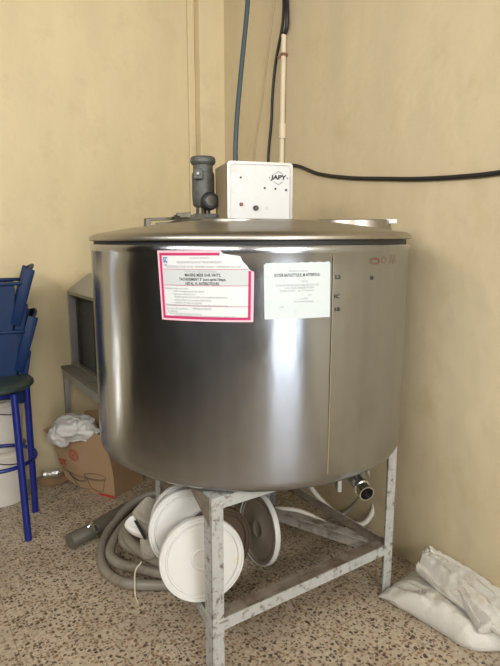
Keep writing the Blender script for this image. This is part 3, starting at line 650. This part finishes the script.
# suction hose with clamp at the left
sh = thing('suction_hose', 'dark ribbed hose end with a metal clamp pointing left on the floor', 'hose', (0, 0, 0))
t = bmesh.new(); tube(t, [(-0.88, 2.42, 0.045), (-0.80, 2.52, 0.048), (-0.69, 2.68, 0.055), (-0.56, 2.82, 0.06), (-0.40, 2.90, 0.05), (-0.25, 2.93, 0.045)], 0.038, 16, 26, rib=0.05); obj('hose_body', t, M['hose_dark'], sh, True)
a0 = Vector((-0.80, 2.52, 0.048)); dd = (Vector((-0.69, 2.68, 0.055))-Vector((-0.88, 2.42, 0.045))).normalized()
t = bmesh.new(); tube(t, [a0-dd*0.007, a0+dd*0.006], 0.0425, 20, 0); obj('hose_clamp', t, M['chrome'], sh, True)
t = bmesh.new(); tube(t, [a0-dd*0.05+Vector((0, 0, 0.02)), a0+Vector((0.01, -.01, 0.045)), a0+dd*0.02+Vector((0, 0, .03))], 0.006, 8, 4); obj('clamp_screw', t, M['chrome'], sh, True)
# white hose, hanging loop behind the outlet, then over the brace
w1 = coil('white_hose', [(0.570, 2.62, 0.50), (0.595, 2.60, 0.38), (0.628, 2.575, 0.25), (0.625, 2.55, 0.14), (0.57, 2.53, 0.075), (0.49, 2.53, 0.095), (0.40, 2.56, 0.15), (0.32, 2.60, 0.23), (0.27, 2.66, 0.33)], 0.0135, M['hose_white'], 'off-white hose hanging in a loop against the wall behind the outlet pipe')
w2 = coil('white_hose', [(0.05, 2.50, 0.16), (0.14, 2.44, 0.205), (0.24, 2.41, 0.208), (0.34, 2.40, 0.165), (0.43, 2.40, 0.110), (0.50, 2.42, 0.03)], 0.013, M['hose_white'], 'thin white hose arching low behind the diagonal brace')
w3 = coil('thin_hose', [(0.610, 2.56, 0.030), (0.50, 2.48, 0.03), (0.40, 2.62, 0.03), (0.52, 2.70, 0.05), (0.59, 2.62, 0.22), (0.565, 2.60, 0.36)], 0.010, M['hose'], 'thin grey tube curled on the floor by the right wall')
coil('string', [(-0.468, 2.130, 0.125), (-0.490, 2.105, 0.10), (-0.492, 2.085, 0.05), (-0.488, 2.07, 0.012), (-0.475, 2.04, 0.004), (-0.465, 2.02, 0.003)], 0.0030, M['string'], 'cream string hanging from the hose coil to the floor', 'string', 6)

# folded grey cloth bag with a white panel and a black strap on the coil
def blob(bm, c, rx, ry, rz, amp=0.25, fr=7, seed=0, seg=48, rg=28, flat=None, m4=None, ridge=0.0, rdir=(1, 0, 0), rf=40):
    t = bmesh.new(); bmesh.ops.create_uvsphere(t, u_segments=seg, v_segments=rg, radius=1)
    rd = Vector(rdir).normalized()
    for v in t.verts:
        d = v.co.normalized(); q = Vector((d.x*rx, d.y*ry, d.z*rz))
        nn = noise.fractal(q*fr + Vector((seed*3.1, seed*1.7, seed)), 0.9, 2.1, 4)
        rr = 1 + amp*nn
        if ridge: rr += ridge*(1-abs(noise.noise(Vector((q.dot(rd)*rf*0.2, q.z*rf, (q.y-q.x)*rf*0.5+seed)))*2.2))
        v.co = q*rr
    if flat is not None:
        for v in t.verts: v.co.z = max(v.co.z, flat)
    M_ = (m4 if m4 is not None else Matrix.Identity(4))
    bmesh.ops.transform(t, matrix=T(*c) @ M_, verts=t.verts); merge(bm, t)
cl = thing('cloth_bag', 'folded grey cloth bag with a white panel and black strap on the hose coil', 'bag', (-0.42, 2.10, 0.16))
def loc(p, o): return Vector(p)-o.location
def drape(bm, P, nu, nv, f):
    g = [[bm.verts.new(f(i/nu, j/nv)) for j in range(nv+1)] for i in range(nu+1)]
    for i in range(nu):
        for j in range(nv): bm.faces.new((g[i][j], g[i+1][j], g[i+1][j+1], g[i][j+1]))
def pad(bm, pts, th, push=0.0, seed=0):
    n = len(pts); c = sum(pts, Vector())/n; N_ = 9; K_ = 40; t = bmesh.new()
    def rim(f):
        acc = Vector()
        for o_ in (-.05, -.025, 0, .025, .05):
            g = ((f+o_) % 1.0)*n; i = int(g) % n; acc += pts[i].lerp(pts[(i+1) % n], g-int(g))
        return acc/5
    for s_ in (1, -1):
        prev = None
        for j in range(N_+1):
            k = j/N_; ring = []
            for i in range(K_):
                p = c.lerp(rim(i/K_), k); d = th*sqrt(max(0, 1-k*k)) * (1+0.9*noise.noise(p*22+Vector((seed, 0, 0)))) 
                wv = 0.010*(1-abs(noise.noise(Vector((p.x*14+p.z*30, seed, p.y*9)))*2.4))*(1-k)
                ring.append(t.verts.new(p + Vector((0, -s_*(d+wv), 0))))
            if prev:
                for i in range(K_): t.faces.new((prev[i], prev[(i+1) % K_], ring[(i+1) % K_], ring[i]))
            prev = ring
    bmesh.ops.remove_doubles(t, verts=t.verts, dist=0.0008); bmesh.ops.recalc_face_normals(t, faces=t.faces); merge(bm, t)
t = bmesh.new()
pad(t, [loc(p, cl) for p in ((-0.425, 2.11, 0.445), (-0.465, 2.11, 0.405), (-0.502, 2.11, 0.361), (-0.490, 2.11, 0.30), (-0.464, 2.11, 0.270), (-0.430, 2.12, 0.235), (-0.400, 2.12, 0.26), (-0.39, 2.12, 0.40))], 0.026)
pad(t, [loc(p, cl) for p in ((-0.465, 2.09, 0.265), (-0.462, 2.09, 0.172), (-0.430, 2.09, 0.158), (-0.385, 2.09, 0.165), (-0.38, 2.09, 0.24), (-0.42, 2.09, 0.275))], 0.020, seed=5)
obj('bag_body', t, M['cloth'], cl, True)
t = bmesh.new()
pad(t, [loc(p, cl) for p in ((-0.527, 2.075, 0.333), (-0.486, 2.075, 0.378), (-0.462, 2.075, 0.33), (-0.440, 2.075, 0.285), (-0.435, 2.075, 0.270), (-0.462, 2.075, 0.268), (-0.51, 2.075, 0.297))], 0.010, seed=2)
obj('white_panel', t, M['bag'], cl, True)
t = bmesh.new(); bar(t, loc((-0.471, 2.052, 0.361), cl), loc((-0.431, 2.052, 0.277), cl), 0.012, 0.007, up=(0, 1, 0), bev=0.002); obj('black_strap', t, M['black'], cl)

# ================================================================== CARDBOARD BOX WITH A PLASTIC BAG
BX = Vector((-1.135, 3.125, 0)); BE = Vector((-0.792, 2.950, 0)); ex = (BE-BX).normalized(); ey = Vector((-ex.y, ex.x, 0))
bang = atan2(ex.y, ex.x); BL_ = (BE-BX).length
cbx = thing('cardboard_box', 'sagging brown cardboard box with drawn cups, under the grey bench', 'box', BX, bang)
# local: x along the front, y away, z up ; the box leans to the left and bulges
def bxp(fx, fy, fz):
    x = fx*BL_; y = fy*0.27; z = fz*0.33
    x += -0.11*fz*(1-fx) - 0.075*fz*fx                     # lean
    x += 0.025*sin(pi*min(1, fz))*fx*(1-fy)               # bulge right
    z += 0.05*fx*fz - 0.035*(1-fx)*fz                       # higher on the right
    z += 0.05*max(0, 0.35-fx)/0.35*(1-fz)                    # rounded crushed lower left corner
    y += -0.018*sin(pi*fx)*sin(pi*min(1, fz))*(1-fy)*1.0
    return Vector((x, y, z))
t = bmesh.new(); N = 26
def wallq(f):
    g = [[t.verts.new(f(i/N, j/N)) for j in range(N+1)] for i in range(N+1)]
    for i in range(N):
        for j in range(N): t.faces.new((g[i][j], g[i+1][j], g[i+1][j+1], g[i][j+1]))
wallq(lambda a, c: bxp(a, 0, c)); wallq(lambda a, c: bxp(a, 1, c)); wallq(lambda a, c: bxp(0, a, c)); wallq(lambda a, c: bxp(1, a, c)); wallq(lambda a, c: bxp(a, c, 0))
bmesh.ops.remove_doubles(t, verts=t.verts, dist=0.0005)
bmesh.ops.recalc_face_normals(t, faces=t.faces)
bodyb = obj('box_body', t, M['cardboard'], cbx, True); sm_ = bodyb.modifiers.new('thickness', 'SOLIDIFY'); sm_.thickness = 0.005
def flap(name, pts):
    t = bmesh.new(); vs = [t.verts.new(p) for p in pts]; t.faces.new(vs)
    o = obj(name, t, M['cardboard'], cbx); s = o.modifiers.new('thickness', 'SOLIDIFY'); s.thickness = 0.005
flap('flap', [bxp(0, 0, 1), bxp(0, 1, 1), bxp(0, 1, 1)+Vector((-0.06, 0.0, 0.035)), bxp(0, 0, 1)+Vector((-0.055, -0.0, 0.04))])
flap('flap', [bxp(1, 0, 1), bxp(1, 1, 1), bxp(1, 1, 1)+Vector((0.05, 0, 0.08)), bxp(1, 0, 1)+Vector((0.06, 0, 0.08))])
flap('flap', [bxp(0, 1, 1), bxp(1, 1, 1), bxp(1, 1, 1)+Vector((0, 0.01, 0.1)), bxp(0, 1, 1)+Vector((0.02, 0.01, 0.09))])
# print on the front of the box
def fr(a, c, off=0.0085):
    return bxp(a, 0, c) + Vector((0, -off-0.001, 0))
def curve_on(bm, pts, r=0.0011): tube(bm, [fr(a, c) for a, c in pts], r, 5, 3)
def ell(cx, cz, rx, rz, a0=0, a1=360, n=20): return [(cx+rx*cos(R(a0+(a1-a0)*i/n)), cz+rz*sin(R(a0+(a1-a0)*i/n))) for i in range(n+1)]
t = bmesh.new()
curve_on(t, ell(0.70, 0.335, 0.19, 0.050)); curve_on(t, ell(0.70, 0.315, 0.19, 0.050, 180, 360))
curve_on(t, [(0.55, 0.28), (0.575, 0.14), (0.60, 0.10), (0.70, 0.075), (0.79, 0.09), (0.82, 0.12), (0.86, 0.28)])
curve_on(t, ell(0.36, 0.255, 0.17, 0.042)); curve_on(t, ell(0.36, 0.238, 0.17, 0.042, 180, 330))
curve_on(t, [(0.24, 0.20), (0.29, 0.09), (0.34, 0.065), (0.45, 0.06), (0.55, 0.075)])
obj('drawn_cups', t, M['ink'], bodyb)
t = bmesh.new(); curve_on(t, ell(0.40, 0.68, 0.085, 0.092), 0.0022); curve_on(t, ell(0.40, 0.68, 0.055, 0.060), 0.0012); curve_on(t, [(0.375, 0.69), (0.395, 0.655), (0.43, 0.71)], 0.0018)
for k, ch in enumerate(('ST',)):
    tm = text_mesh(ch, 0.06, 'LEFT', 0.002)
    for v in tm.verts: v.co = fr(0.03 + v.co.x/0.36, 0.43 + v.co.y/0.33 + v.co.x*0.6, 0.0085)
    merge(t, tm)
obj('red_print', t, M['red_ink'], bodyb)
t = bmesh.new(); tm = text_mesh('Cups', 0.035, 'LEFT', 0.0)
for v in tm.verts: v.co = fr(0.06 + v.co.x/0.36, 0.29 + v.co.y/0.33, 0.0085)
merge(t, tm); obj('dark_print', t, M['ink'], bodyb)
t = bmesh.new(); N2 = 8
for i in range(N2):
    a0 = 0.70+0.30*i/N2; a1 = 0.70+0.30*(i+1)/N2
    poly(t, [fr(a0, 0.0, .003), fr(a1, 0.0, .003), fr(a1, 0.045, .003), fr(a0, 0.045, .003)])
obj('red_strip', t, M['red_ink'], bodyb)
# crumpled plastic bag stuffed in
t = bmesh.new()
blob(t, (0, 0, 0), 0.125, 0.10, 0.072, 0.38, 9, 1, 72, 44, m4=Rz(bang) @ Matrix.Rotation(R(-6), 4, 'Y'), ridge=0.14, rf=26)
blob(t, (-0.062, -0.045, -0.015), 0.07, 0.06, 0.068, 0.38, 11, 6, 56, 36, ridge=0.12, rf=30)
blob(t, (0.075, -0.045, 0.005), 0.085, 0.05, 0.052, 0.38, 13, 9, 56, 36, ridge=0.12, rf=34)
o = obj('plastic_bag', t, M['bag'], None, True, (-1.060, 3.10, 0.378)); tag(o, 'crumpled white plastic bag bulging out of the cardboard box', 'bag')

# ================================================================== BENCH AND THE HOODED METAL UNIT ON IT
bench = thing('work_bench', 'low grey metal bench against the back wall behind the tank', 'bench', W(0.87, 2.62, 0), A)
t = bmesh.new(); box(t, 0, 0.62, 0, 0.81, 0.690, 0.708, 0.002); obj('bench_top', t, M['bench_top'], bench)
t = bmesh.new(); box(t, 0.004, 0.012, 0.004, 0.80, 0.640, 0.690, 0.001); obj('apron', t, M['bench_side'], bench)
t = bmesh.new(); box(t, 0.608, 0.616, 0.004, 0.80, 0.640, 0.690, 0.001); obj('apron', t, M['bench_side'], bench)
for x, y in ((0.005, 0.765), (0.585, 0.765), (0.585, 0.01)):
    if True:
        t = bmesh.new(); box(t, x+.001, x+0.030, y, y+0.035, 0, 0.690, 0.002); obj('leg', t, M['bench_side'], bench)
hv = thing('hooded_metal_unit', 'boxy aluminium unit with hipped top and dark grille standing on the bench', 'ventilation unit', W(0.935, 2.90, 0.7085), A)
UL, UV_ = 0.42, 0.525; UH = 0.472
t = bmesh.new()       # carcass with an opening in the left face
box(t, 0, 0.02, 0, 0.014, 0, UH, 0.001); box(t, 0, 0.02, UV_-0.014, UV_, 0, UH, 0.001); box(t, 0, 0.02, 0.022, UV_-0.022, 0, 0.022, 0.001); box(t, 0, 0.02, 0.022, UV_-0.022, UH-0.02, UH, 0.001)
box(t, 0.02, UL, 0, 0.008, 0, UH); box(t, 0.02, UL, UV_-0.008, UV_, 0, UH); box(t, UL-0.008, UL, 0.008, UV_-0.008, 0, UH); box(t, 0.02, UL-.008, 0.008, UV_-0.008, 0, 0.008)
obj('casing', t, M['steel_old'], hv)
t = bmesh.new(); box(t, 0.045, 0.055, 0.012, UV_-0.012, 0.012, UH-0.012); obj('grille', t, M['filter'], hv)
for y_ in (0.10, 0.40):
    t = bmesh.new(); box(t, 0.020, 0.030, y_, y_+0.012, 0.022, UH-0.02); obj('grille_bar', t, M['motor_dark'], hv)
t = bmesh.new()
e = [(0, 0, UH), (UL, 0, UH), (UL, UV_, UH), (0, UV_, UH)]; r1 = (0.13, UV_-0.03, UH+0.105); r0 = (0.13, 0.14, UH+0.105); r2 = (UL-0.13, UV_-0.03, UH+0.105); r3 = (UL-0.13, 0.14, UH+0.105)
vs = [t.verts.new(p) for p in (*e, r0, r1, r2, r3)]
for f in ((0, 3, 5, 4), (0, 4, 7, 1), (1, 7, 6, 2), (3, 2, 6, 5), (4, 5, 6, 7), (0, 1, 2, 3)): t.faces.new([vs[i] for i in f])
bmesh.ops.recalc_face_normals(t, faces=t.faces); obj('hipped_hood', t, M['bench_side'], hv)

# foil cup and dish on the floor by the wall
fc = thing('foil_cup', 'crumpled foil cup lying on its side in a flat dish by the back wall', 'cup', W(0.745, 3.33, 0.02))
t = bmesh.new(); lathe(t, [(0.022, -0.045), (0.026, 0.045), (0.024, 0.045), (0.020, -0.043), (0, -0.043)], 24, T(0, 0, 0.033) @ Rz(R(12)) @ Matrix.Rotation(R(86), 4, 'Y')); obj('cup_wall', t, M['foil'], fc, True)
dsh = bmesh.new(); lathe(dsh, [(0, 0.004), (0.07, 0.004), (0.085, 0.014), (0.088, 0.014), (0.074, 0.0), (0, 0.0)], 40); o = obj('flat_dish', dsh, M['cardboard'], None, True, W(0.755, 3.315, 0.001)); tag(o, 'flat brown dish on the floor beside the cardboard box', 'dish')

# ================================================================== STOOL, PAILS, STACKED CHAIRS (left edge)
st = thing('bar_stool', 'blue metal stool with dark green round seat at the left edge', 'stool', (-1.308, 2.65, 0))
t = bmesh.new(); lathe(t, [(0, 0.800), (0.16, 0.800), (0.186, 0.794), (0.198, 0.782), (0.198, 0.768), (0.186, 0.757), (0, 0.755)], 48); obj('seat', t, M['seat_green'], st, True)
t = bmesh.new(); lathe(t, [(0.135, 0.756), (0.135, 0.725), (0.125, 0.725), (0.125, 0.756)], 40); obj('seat_ring', t, M['blue_paint'], st, True)
for sx_, sy_ in ((1, -1), (1, 1), (-1, -1), (-1, 1)):
    t = bmesh.new(); tx_, ty_ = (0.152, -0.098) if sx_ == -sy_ else (0.125, 0.115); fx_, fy_ = (0.188, -0.140) if sx_ == -sy_ else (0.110, 0.150)
    tube(t, [(sx_*tx_, sx_*ty_, 0.752), (sx_*fx_, sx_*fy_, 0.0)], 0.018, 14, 0); lg = obj('leg', t, M['blue_paint'], st, True)
t = bmesh.new(); ringp = [(0.183*cos(2*pi*i/40), 0.183*sin(2*pi*i/40), 0.375) for i in range(41)]; tube(t, ringp, 0.0105, 10, 0, cap=False); obj('footrest_ring', t, M['blue_paint'], st, True)

def pail(name, c, r0, r1, h, label):
    o = thing(name, label, 'bucket', c, 0, 'white pails nested at the left edge')
    t = bmesh.new(); lathe(t, [(0, 0.0), (r0, 0.0), (r0+0.002, 0.01), (r1-0.004, h-0.04), (r1+0.004, h-0.038), (r1+0.005, h-0.028), (r1-0.002, h-0.026), (r1, h-0.006), (r1+0.005, h), (r1-0.003, h+0.001), (r1-0.006, h-0.03), (r0-0.004, 0.006), (0, 0.006)], 56); obj('pail_body', t, M['bucket'], o, True)
    t = bmesh.new(); tube(t, [((r1+.004)*cos(a), (r1+.004)*sin(a), h-0.03-0.05*abs(sin((a+1.9)*1.0))**2) for a in [R(-150+12*i) for i in range(12)]], 0.003, 6, 2); obj('handle', t, M['cable_black'], o, True)
    return o
pail('plastic_pail', (-1.455, 2.97, 0.0), 0.134, 0.150, 0.32, 'white plastic pail on the floor behind the blue stool')
pail('plastic_pail', (-1.455, 2.97, 0.262), 0.122, 0.150, 0.350, 'white plastic pail nested on top of the floor pail')

def small_chair(z, label):
    """low stacking plastic armchair, faces -x; root at its feet"""
    o = thing('plastic_chair', label, 'chair', (-1.375, 2.86, z), R(24), 'stacked blue plastic chairs')
    hw = 0.165
    for s in (-1, 1):
        y0, y1 = (s*hw-0.009, s*hw+0.009)
        # front leg panel, wide
        t = bmesh.new(); pts = [(-0.20, 0.03), (-0.205, 0.385), (0.105, 0.385), (0.118, 0.365), (0.090, 0.12), (0.082, 0.03)]
        A_ = [t.verts.new((x, y0+s*0.01*(1-zz/0.4), zz)) for x, zz in pts]; B_ = [t.verts.new((x, y1+s*0.01*(1-zz/0.4), zz)) for x, zz in pts]
        t.faces.new(A_); t.faces.new(B_[::-1])
        for i in range(len(pts)): t.faces.new((A_[i], A_[(i+1) % len(pts)], B_[(i+1) % len(pts)], B_[i]))
        bmesh.ops.recalc_face_normals(t, faces=t.faces); bmesh.ops.bevel(t, geom=t.edges[:], offset=0.004, segments=2, affect='EDGES')
        obj('side_panel', t, M['blue_plastic'], o, True)
        t = bmesh.new(); box(t, -0.205, 0.150, s*hw-0.022, s*hw+0.022, 0.375, 0.393, 0.006, T(0, 0, 0)); obj('armrest', t, M['blue_plastic'], o, True)
        # rear leg
        t = bmesh.new(); bar(t, (0.150, s*0.15, 0.28), (0.095, s*0.155, -0.0), 0.05, 0.03, up=(0, 1, 0), bev=0.005)
        obj('rear_leg', t, M['blue_plastic'], o, True)
    # backrest: leaning panel with flared top edge, slots
    t = bmesh.new()
    def bk(a, c, off=0):
        x = 0.120 + 0.078*c + 0.02*(1-(2*a-1)**2) + off; y = (a-0.5)*0.335
        return Vector((x, y, 0.19 + c*0.28 - 0.018*(2*a-1)**2*c))
    nA, nC = 14, 8
    for off in (0, -0.012):
        g = [[t.verts.new(bk(i/nA, j/nC, off)) for j in range(nC+1)] for i in range(nA+1)]
        for i in range(nA):
            for j in range(nC):
                if i in (2, 4, 9, 11) and 1 < j < 6: continue
                t.faces.new((g[i][j], g[i+1][j], g[i+1][j+1], g[i][j+1]))
    bmesh.ops.recalc_face_normals(t, faces=t.faces); obj('backrest', t, M['blue_plastic'], o, True)
    t = bmesh.new(); tube(t, [bk(i/nA, 1, -0.004) for i in range(nA+1)], 0.008, 8, 0); obj('back_rim', t, M['blue_plastic'], o, True)
    for s in (0, 1):
        t = bmesh.new(); bar(t, bk(s, 0.0, -0.006)-Vector((0.01, 0, .02)), bk(s, 1.02, -0.006), 0.026, 0.052, up=(1, 0, 0), bev=0.005); obj('back_post', t, M['blue_plastic'], o, True)
    t = bmesh.new(); box(t, -0.185, 0.125, -0.155, 0.155, 0.215, 0.230, 0.006); obj('seat', t, M['blue_plastic'], o, True)
    return o
small_chair(0.890, 'blue plastic armchair, upper one of the stack at the left edge')
small_chair(0.643, 'blue plastic armchair, lower one of the stack at the left edge')
# ================================================================== CABLES AND CONDUIT ON THE RIGHT WALL
def onR(v, z, off): return W(RW(v)-off, v, z)
cd = thing('conduit_pipe', 'cream painted vertical conduit pipe clipped to the right wall', 'pipe', (0, 0, 0))
t = bmesh.new(); tube(t, [onR(2.600, 2.625, 0.018), onR(2.618, 1.5, 0.018)], 0.0150, 14, 0); obj('pipe', t, M['cream_pipe'], cd, True)
for z in (2.11,):
    t = bmesh.new(); p = onR(2.606, z, 0.018); tube(t, [p+Vector((0, 0, .04)), p-Vector((0, 0, .04))], 0.0205, 14, 0); obj('coupling', t, M['cream_pipe'], cd, True)
t = bmesh.new(); p = onR(2.601, 2.52, 0.018); tube(t, [p+Vector((0, 0, .008)), p-Vector((0, 0, .008))], 0.018, 12, 0); bar(t, p+Vector((-.035, .012, -.012)), p+Vector((0.03, -.005, 0.0)), 0.008, 0.014, bev=0.002); obj('clip', t, M['rust'], cd)
coil('electric_cable', [onR(2.578, 3.28, 0.012), onR(2.578, 2.95, 0.012), onR(2.580, 2.80, 0.014), onR(2.566, 2.72, 0.02), onR(2.573, 2.655, 0.018), onR(2.600, 2.622, 0.017)], 0.0115, M['cable_black'], 'thick black cable entering the top of the conduit', 'cable')
coil('electric_cable', [onR(2.62, 3.28, 0.008), onR(2.62, 2.9, 0.008), onR(2.628, 2.70, 0.008), onR(2.695, 2.52, 0.008), onR(2.730, 2.34, 0.008), onR(2.742, 2.18, 0.008), onR(2.775, 1.97, 0.008), onR(2.78, 1.62, 0.008), onR(2.74, 1.50, 0.010)], 0.0078, M['cable_black'], 'black cable running down the wall left of the conduit to behind the white control box', 'cable')
coil('electric_cable', [onR(3.05, 1.60, 0.010), onR(2.80, 1.85, 0.010), onR(2.528, 1.912, 0.010), onR(2.263, 1.84, 0.010), onR(2.018, 1.797, 0.010), onR(1.774, 1.770, 0.010), onR(1.565, 1.750, 0.010), onR(1.36, 1.739, 0.010), onR(1.184, 1.737, 0.010), onR(0.9, 1.75, 0.010), onR(0.5, 1.79, 0.010)], 0.0095, M['cable_black'], 'black cable sagging horizontally across the right wall', 'cable')
coil('electric_cable', [(0.012, 2.52, 3.29), (0.010, 2.48, 2.95), (0.008, 2.45, 2.72), (-0.010, 2.42, 2.45), (-0.035, 2.39, 2.20), (-0.052, 2.36, 2.02), (-0.060, 2.335, 1.88), (-0.060, 2.32, 1.796)], 0.0100, M['cable_grey'], 'blue-grey cable hanging from above into the top of the control box', 'cable')
coil('wall_line', [onR(2.60, 3.28, 0.004), onR(2.72, 2.85, 0.004), onR(2.79, 2.58, 0.004), onR(2.86, 2.32, 0.004), onR(2.95, 2.0, 0.004), onR(2.96, 1.5, 0.004)], 0.0045, M['line_brown'], 'thin darker line down the wall left of the black cable', 'wire')  # thin tube along the wall, darker than its paint

# ================================================================== SACKS BY THE RIGHT WALL
def sack_bm(plan, zf, nu=70, nv=44, amp=0.012, fr=9, seed=0, edge=0.16, dirw=(1, 0.4), wfr=20):
    """closed pillow over a plan quad (4 corners, counter-clockwise), zf(a,c)->height of the top"""
    t = bmesh.new()
    P = [Vector((*p, 0)) for p in plan]
    def q(a, c): return (P[0]*(1-a)+P[1]*a)*(1-c) + (P[3]*(1-a)+P[2]*a)*c
    g = []; h = []
    for i in range(nu+1):
        g.append([]); h.append([])
        for j in range(nv+1):
            a, c = i/nu, j/nv; p = q(a, c)
            wob = 0.006*noise.noise(Vector((p.x*11, p.y*11, seed+2))); p = p + Vector((wob, wob, 0)) + 0*p; e_ = min(1, min(a, 1-a)/edge)*1.0; f_ = min(1, min(c, 1-c)/edge)
            e_ = sqrt(max(0, 1-(1-e_)**2)); f_ = sqrt(max(0, 1-(1-f_)**2)); k = e_*f_
            nn = noise.fractal(Vector((p.x*fr, p.y*fr, seed)), 0.9, 2.0, 5)
            wr = 1-abs(noise.noise(Vector(((p.x*dirw[0]+p.y*dirw[1])*wfr, (p.y*dirw[0]-p.x*dirw[1])*wfr*0.18, seed+4)))*2)
            z0, z1 = zf(a, c)
            zr = 0.006 + 0.030*min(1, a*5); z = z0 + zr + (z1-z0-zr)*k + (nn*amp + wr*amp*0.9)*k
            inn = (0.5-a, 0.5-c)
            g[-1].append(t.verts.new((p.x, p.y, z))); h[-1].append(t.verts.new((p.x, p.y, z0 + zr*max(0, 1-k*1.15))) if 0 < i < nu and 0 < j < nv else g[-1][-1])
    for i in range(nu):
        for j in range(nv):
            t.faces.new((g[i][j], g[i+1][j], g[i+1][j+1], g[i][j+1]))
            try: t.faces.new((h[i][j], h[i][j+1], h[i+1][j+1], h[i+1][j]))
            except ValueError: pass
    bmesh.ops.recalc_face_normals(t, faces=t.faces)
    return t
# world plan corners: left tip, near corner, right end, wall side
wt = lambda u, v: (W(u, v).x, W(u, v).y)
t = sack_bm([(0.540, 2.060), (0.800, 1.742), wt(1.885, 0.80), wt(1.905, 1.44)], lambda a, c: (0.0, 0.018+0.085*min(1, (a*1.8+0.20))), amp=0.012, seed=2, edge=0.17)
from mathutils.bvhtree import BVHTree
bvh = BVHTree.FromBMesh(t)
def on_top(x, y, off=0.0015):
    h = bvh.ray_cast(Vector((x, y, 1.0)), Vector((0, 0, -1)))
    return Vector((x, y, (h[0].z if h[0] is not None else 0.1) + off))
sk = thing('grain_sack', 'white woven plastic sack lying flat on the floor by the right wall', 'sack', (0, 0, 0))
obj('sack_body', t, M['sack'], sk, True)
def sack_print(name, body, org, ang, size, m, bold=0.001):
    tm = text_mesh(body, size, 'LEFT', bold); bmesh.ops.triangulate(tm, faces=tm.faces)
    bmesh.ops.subdivide_edges(tm, edges=tm.edges, cuts=1)
    for v in tm.verts:
        v.co = on_top(org[0] + v.co.x*cos(ang) - v.co.y*sin(ang), org[1] + v.co.x*sin(ang) + v.co.y*cos(ang))
    return obj(name, tm, m, sk)
sack_print('printed_mark', '10 kg', (0.668, 1.995), R(-38), 0.026, M['grey_ink'], 0.0006)
# upper, empty sack, folded lengthwise and leaning on the wall
def fold_tube(bm, pts, r, sq, seed, n=28, k=14, amp=0.22, fr=16):
    P = catmull(pts, k); t = bmesh.new(); rings = []
    for i, p in enumerate(P):
        f = i/(len(P)-1); d = (P[min(i+1, len(P)-1)]-P[max(i-1, 0)]).normalized(); s = d.cross(Vector((0, 0, 1))).normalized(); u = s.cross(d)
        rr = r(f); ring = []
        for m_ in range(n):
            a = 2*pi*m_/n; q = Vector((cos(a)*3.0, sin(a)*3.0, f*3.0+seed*7))
            kx = 1 + amp*noise.fractal(q, 0.9, 2.0, 3)*1.4 + 0.10*(1-abs(noise.noise(Vector((a*3, f*1.2, seed))))*3)
            ring.append(t.verts.new(p + s*(rr*cos(a)*kx) + u*(rr*sq*sin(a)*kx)))
        rings.append(ring)
    for a_, b_ in zip(rings, rings[1:]):
        for m_ in range(n): t.faces.new((a_[m_], a_[(m_+1) % n], b_[(m_+1) % n], b_[m_]))
    t.faces.new(rings[0][::-1]); t.faces.new(rings[-1]); bmesh.ops.recalc_face_normals(t, faces=t.faces); merge(bm, t)
sk2 = thing('folded_sack', 'crumpled empty white sack folded on top of the flat one, leaning on the wall', 'sack', (0, 0, 0))
t = bmesh.new()
def fold_sheet(bm, pts, wid, thick, seed, n=56, k=16):
    P = catmull(pts, k); t = bmesh.new(); rings = []
    for i, p in enumerate(P):
        f = i/(len(P)-1); d = (P[min(i+1, len(P)-1)]-P[max(i-1, 0)]).normalized(); s_ = d.cross(Vector((0, 0, 1))).normalized(); u = s_.cross(d)
        w_, h_ = wid(f), thick(f)
        if f < 0.06: w_ *= 0.55+7.5*f; h_ *= 0.55+7.5*f
        if f > 0.95: w_ *= 1-(f-0.95)*8; h_ *= 1-(f-0.95)*8
        ring = []
        for m_ in range(n):
            a = 2*pi*m_/n; ca, sa_ = cos(a), sin(a)
            # deep folds running along the length, drifting slowly sideways
            q = ca*3.1 + seed + 0.55*sin(f*4+seed); fold = abs(sin(q*1.7 + 0.8*noise.noise(Vector((f*3, q*0.6, seed)))))
            fine = noise.fractal(Vector((ca*4, f*6, sa_*2+seed)), 0.9, 2.0, 4)
            hh = h_*(0.55 + 0.75*fold + 0.28*fine) if sa_ > 0 else h_*0.5
            ww = w_*(1 + 0.07*fine)
            ring.append(t.verts.new(p + s_*(ww*ca) + u*(hh*sa_)))
        rings.append(ring)
    for a_, b_ in zip(rings, rings[1:]):
        for m_ in range(n): t.faces.new((a_[m_], a_[(m_+1) % n], b_[(m_+1) % n], b_[m_]))
    t.faces.new(rings[0][::-1]); t.faces.new(rings[-1]); bmesh.ops.recalc_face_normals(t, faces=t.faces); merge(bm, t)
fold_sheet(t, [W(1.830, 1.355, 0.108), W(1.818, 1.26, 0.114), W(1.800, 1.14, 0.122), W(1.785, 1.00, 0.122), W(1.775, 0.88, 0.120), W(1.77, 0.74, 0.12)], lambda f: 0.070+0.030*sin(pi*min(1, f*0.9)), lambda f: 0.052, 1.0)
fold_sheet(t, [W(1.77, 1.18, 0.128), W(1.735, 1.08, 0.128), W(1.705, 1.00, 0.115), W(1.690, 0.955, 0.100)], lambda f: 0.026+0.020*f, lambda f: 0.034+0.008*f, 2.3, 32, 8)
fold_sheet(t, [W(1.845, 1.355, 0.118), W(1.855, 1.335, 0.140), W(1.868, 1.32, 0.160)], lambda f: 0.034-0.006*f, lambda f: 0.030, 3.1, 28, 8)
obj('sack_body', t, M['sack'], sk2, True)
